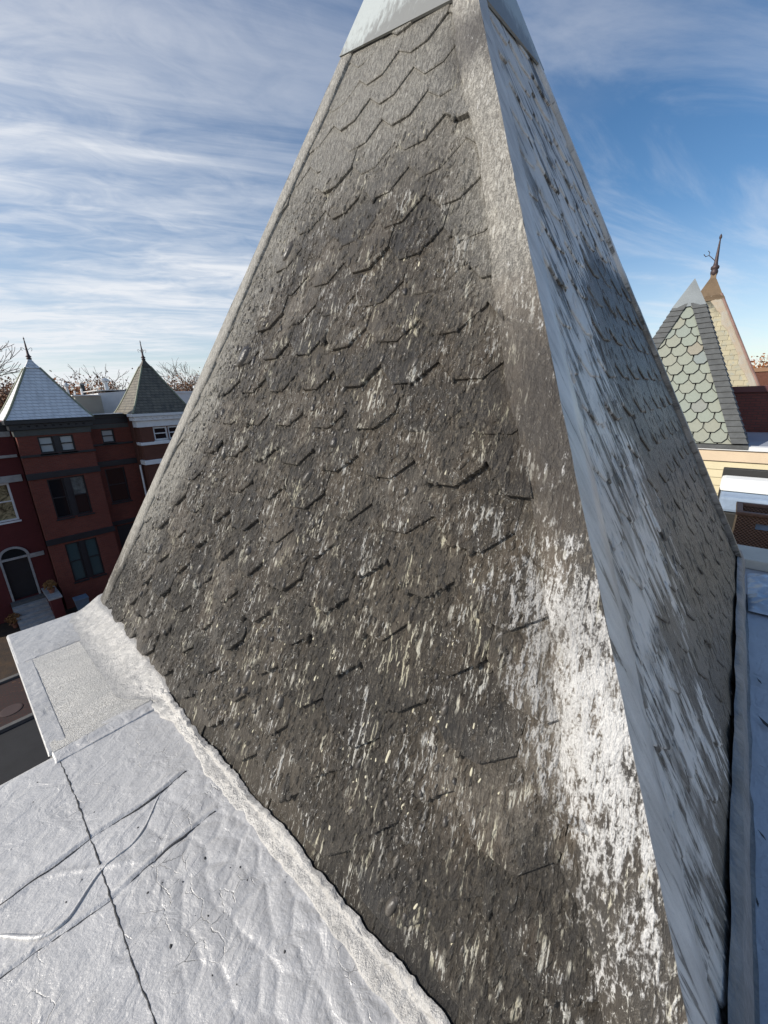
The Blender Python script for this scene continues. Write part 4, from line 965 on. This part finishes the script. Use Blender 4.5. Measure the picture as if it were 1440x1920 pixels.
# wicker crate
M_wick, nt, b = newmat('brown_wicker'); P, x, y, z = pos(nt)
wv = ((y*150.0)._m('SINE')*(z*150.0)._m('SINE')); nz = noise(nt, P, 12, 3)
put(nt, b, color=mixc(nt, wv.st(-0.6, 0.6), (0.10, 0.05, 0.028), (0.25, 0.13, 0.075)), rough=0.55, normal=bump(nt, wv, 0.006))
wk = empty('wicker_crate', (4.75, -2.2, -1.265)); tag(wk, 'brown woven wicker crate with handle slot on the deck', 'crate')
Hc = 1.12; m_rim = simple('wicker_rim', (0.20, 0.10, 0.06), 0.55, 0, 0.3, 40)
bm = bmesh.new()
for c in ((-0.30, -0.27, -0.36, 0.36, 0.0, Hc-0.20), (-0.30, -0.27, -0.36, -0.10, Hc-0.198, Hc-0.12), (-0.30, -0.27, 0.16, 0.36, Hc-0.198, Hc-0.12), (-0.30, -0.27, -0.36, 0.36, Hc-0.118, Hc-0.03)): bx(bm, *c)
build('front_panel', bm, M_wick, wk)
boxo('back_panel', (0.27, 0.30, -0.36, 0.36, 0, Hc-0.03), M_wick, wk); boxo('side_panel', (-0.268, 0.268, 0.33, 0.36, 0, Hc-0.03), M_wick, wk); boxo('side_panel', (-0.268, 0.268, -0.36, -0.33, 0, Hc-0.03), M_wick, wk)
for c in ((-0.32, -0.25, -0.38, 0.38), (0.25, 0.32, -0.38, 0.38), (-0.248, 0.248, 0.31, 0.38), (-0.248, 0.248, -0.38, -0.31)): boxo('rim', (c[0], c[1], c[2], c[3], Hc-0.028, Hc+0.02), m_rim, wk, 0.012)
boxo('inside_shade', (-0.26, 0.26, -0.325, 0.325, 0.02, Hc-0.10), M_blueshade, wk)  # block coloured to stand for the shadowed inside of the crate
# crumpled plastic sheet in the corner of the side roof
n_ = 60; A, B = np.meshgrid(np.linspace(1.55, 2.42, n_), np.linspace(-2.9, -1.93, n_), indexing='ij')
e = np.minimum(np.minimum((A-1.55)/0.87, (2.42-A)/0.87), np.minimum((B+2.9)/0.97, (-1.93-B)/0.97))*4
f1, f2 = worley(A*9+fbm(A*5, B*5, 3)*1.5, B*9, 7); h_ = (0.02 + 0.13*np.abs(fbm(A*4, B*4, 11, 4)) + 0.09*np.abs(0.5-(f2-f1)))*np.clip(e, 0, 1)**0.5
M_plast, nt, b = newmat('crumpled_plastic'); put(nt, b, color=(0.42, 0.50, 0.58), rough=0.18, spec=0.7)
tag(grid('plastic_sheet', np.stack([A, B, -0.235+h_], -1), M_plast, None, False), 'crumpled bluish clear plastic sheet in the roof corner', 'plastic sheet')
# leaf litter and twigs on the side roof
for (x, y, l, th, c, lab) in ((0.55, -1.97, 0.05, 0.5, (0.03, 0.03, 0.03), 'dark leaf scrap on the side roof, nearest the crumpled plastic'), (0.15, -1.98, 0.09, 0.6, (0.025, 0.025, 0.025), 'longest dark twig-like scrap on the silver side roof'), (-0.2, -1.96, 0.03, 1.9, (0.22, 0.06, 0.05), 'small reddish fallen leaf on the silver side roof'), (-0.6, -1.95, 0.04, 0.8, (0.03, 0.03, 0.03), 'dark leaf scrap on the side roof just below the reddish leaf'), (-0.9, -1.93, 0.03, 0.2, (0.03, 0.03, 0.03), 'dark leaf scrap on the side roof, nearest the camera')):
    bm = bmesh.new(); d = Vector((math.cos(th), math.sin(th), 0))*l/2; q = Vector((-d.y, d.x, 0))*0.28; ce = Vector((x, y, -0.238))
    vs = [bm.verts.new(ce+v) for v in (-d, -d*0.2+q+Vector((0, 0, 0.006)), d+Vector((0, 0, 0.01)), -d*0.2-q+Vector((0, 0, 0.003)))]; bm.faces.new((vs[0], vs[1], vs[2])); bm.faces.new((vs[0], vs[2], vs[3]))
    red = c[0] > 0.1
    tag(build('fallen_leaf', bm, simple('leaf_litter', c, 0.7)), lab, 'leaf', 'leaf scraps on the side roof')

# ------------------------------------------------------------------ trees beyond
M_bark = simple('bare_bark', (0.13, 0.105, 0.09), 0.9, 0, 0.35, 2)
def bare_tree(x, y, h, seed, label, spread=0.6, lv=5):
    rr = random.Random(seed); root = empty('bare_tree', (x, y, GZ)); tag(root, label, 'tree', 'bare trees beyond the houses')
    tb, cb = bmesh.new(), bmesh.new()
    def grow(p, d, l, r_, k):
        pts = [p]; rad = [r_]; q = p.copy(); dd = d.copy(); n_ = 4
        for i in range(n_):
            dd = (dd + Vector((rr.gauss(0, .13), rr.gauss(0, .13), rr.gauss(0.04, .09)))).normalized(); q = q + dd*l/n_; pts.append(q.copy()); rad.append(max(0.022, r_*(1-0.42*(i+1)/n_)))
        tube(tb if k == 0 else cb, pts, rad, 6 if k < 2 else 3, cap=False)
        if k >= lv: return
        for _ in range(rr.choice((3, 4)) if k else 6):
            t = rr.uniform(0.45, 1.0); i = min(int(t*n_), n_-1); bp = pts[i].lerp(pts[i+1], t*n_-i)
            nd_ = (dd + Vector((rr.gauss(0, spread), rr.gauss(0, spread), rr.gauss(0.12, spread*0.5)))).normalized()
            grow(bp, nd_, l*rr.uniform(0.55, 0.78), max(0.024, rad[-1]*rr.uniform(0.55, 0.8)), k+1)
    grow(Vector((0, 0, 0)), Vector((0, 0, 1)), h*0.36, h*0.016, 0)
    build('trunk', tb, M_bark, root, True, False); build('crown', cb, M_bark, root, False, False)
for i, (x, y, h, s, lab) in enumerate(((-4.2, 47, 21.0, 1, 'large bare tree rising at the left edge behind the silver turret'), (14.5, 62, 18.5, 5, 'bushy bare tree just left of the slate turret'), (11.8, 75, 17.5, 6, 'low bare tree over the autumn trees left of the slate turret'),
        (27.5, 66, 20.0, 8, 'tall bare tree right of the slate turret'), (24.0, 72, 17.5, 9, 'shorter bare tree close right of the slate turret'), (33.5, 72, 18.0, 12, 'bare tree half hidden by the spire left hip'), (0.5, 60, 17.5, 3, 'bare tree showing between left edge and silver turret'))):
    bare_tree(x, y, h, s, lab)
def leaf_mat(name, c1, c2):
    m, nt, b = newmat(name); g = nt.nodes.new('ShaderNodeNewGeometry'); rp_ = X(nt, g.outputs['Random Per Island'])
    put(nt, b, color=mixc(nt, rp_, c1, c2), rough=0.7); return m
M_or, M_br = leaf_mat('orange_leaves', (0.42, 0.16, 0.045), (0.30, 0.12, 0.045)), leaf_mat('brown_leaves', (0.27, 0.13, 0.065), (0.19, 0.11, 0.065))
def leaf_tree(x, y, h, r_, mat, label, n_=6000, ls=0.17, seed=0):
    rr = np.random.default_rng(seed); root = empty('autumn_tree', (x, y, GZ)); tag(root, label, 'tree', 'autumn trees beyond the roofs')
    bm = bmesh.new(); tube(bm, [(0, 0, 0), (0.1, 0, h*0.4), (0, 0.1, h*0.8)], [h*0.018, h*0.013, 0.05], 7)
    for _ in range(6):
        a = random.uniform(0, 6.28); tube(bm, [(0.05, 0.05, h*random.uniform(.35, .6)), (math.cos(a)*r_*0.7, math.sin(a)*r_*0.7, h*random.uniform(.6, .85))], [h*0.008, 0.04], 5)
    build('trunk', bm, M_bark, root)
    K = 60; cs = rr.normal(0, 1, (K, 3)); cs /= np.linalg.norm(cs, axis=1)[:, None]; cs *= (rr.random(K)**0.5)[:, None]*np.array([r_, r_, h*0.30])*0.8
    ci = cs[rr.integers(0, K, n_)] + rr.normal(0, 1, (n_, 3))*r_*0.17 + np.array([0, 0, h*0.70])
    a = rr.normal(0, 1, (n_, 3)); a /= np.linalg.norm(a, axis=1)[:, None]; b_ = np.cross(a, rr.normal(0, 1, (n_, 3))); b_ /= np.linalg.norm(b_, axis=1)[:, None]
    s_ = (ls*rr.uniform(0.5, 1.2, n_))[:, None]
    V = np.stack([ci-a*s_, ci-b_*s_*0.6, ci+a*s_, ci+b_*s_*0.6], 1).reshape(-1, 3)
    pyd('crown', V, np.arange(n_*4).reshape(-1, 4), mat, root)
for i, (x, y, h, r_, mt, lab) in enumerate(((8.2, 58, 14.6, 3.4, M_or, 'orange autumn tree left of the galvanised vent pipe'), (13.0, 62, 15.0, 3.6, M_or, 'orange autumn tree beyond the vent pipe and white roof box'), (19.5, 62, 15.4, 4.0, M_br, 'brown autumn tree directly behind the slate turret'),
        (25.0, 64, 15.6, 4.2, M_br, 'brown autumn tree close right of the slate turret'), (31.5, 68, 16.0, 4.6, M_br, 'brown autumn tree beside the spire left edge'), (-5.5, 56, 14.2, 3.4, M_br, 'brown tree low at the left picture edge'), (4.6, 66, 15.2, 3.6, M_br, 'brown autumn tree right behind the silver turret'),
        (16.5, 70, 15.6, 3.8, M_br, 'brown autumn tree left behind the slate turret'), (38.0, 74, 16.0, 4.6, M_br, 'brown autumn tree mostly hidden behind the spire'),
        (70, -3.5, 15.2, 3.0, M_or, 'orange tree far right beyond the tan turret'), (74, -8.0, 14.2, 3.2, M_or, 'orange tree at the far right picture edge'))):
    leaf_tree(x, y, h, r_, mt, lab, seed=i)
bk = empty('flat_roof_building', (55, -9, GZ)); tag(bk, 'low brown flat roofed building at the far right horizon', 'building')
boxo('wall', (-6, 6, -9, 7.4, 0, 12.2), M_brick_br, bk); boxo('parapet', (-6.1, 6.1, -9.1, 7.5, 12.204, 12.55), simple('tan_parapet', (0.30, 0.17, 0.10), 0.8), bk)
for i in range(3): boxo('roof_vent', (-5.0+i*0.5, -4.7+i*0.5, 3.2+i*1.1, 3.5+i*1.1, 12.554, 13.2), M_white, bk)
# distant wood along the horizon
n_ = 16000; g_ = np.random.default_rng(4); th = g_.uniform(R(-20), R(115), n_); dist = g_.uniform(240, 420, n_)
ci = np.stack([np.cos(th)*dist, np.sin(th)*dist, GZ + g_.random(n_)**0.7*(12.5+3.0*np.sin(th*31)+2*np.sin(th*77+1)) + 0.5], 1)
a = g_.normal(0, 1, (n_, 3)); a /= np.linalg.norm(a, axis=1)[:, None]; b_ = np.cross(a, g_.normal(0, 1, (n_, 3))); b_ /= np.linalg.norm(b_, axis=1)[:, None]
s_ = g_.uniform(1.2, 2.8, n_)[:, None]
V = np.stack([ci-a*s_, ci-b_*s_, ci+a*s_, ci+b_*s_], 1).reshape(-1, 3)
wd = pyd('woodland', V, np.arange(n_*4).reshape(-1, 4), leaf_mat('far_wood', (0.11, 0.085, 0.07), (0.15, 0.10, 0.065))); tag(wd, 'distant brown autumn woodland along the horizon', 'woodland', kind='stuff')
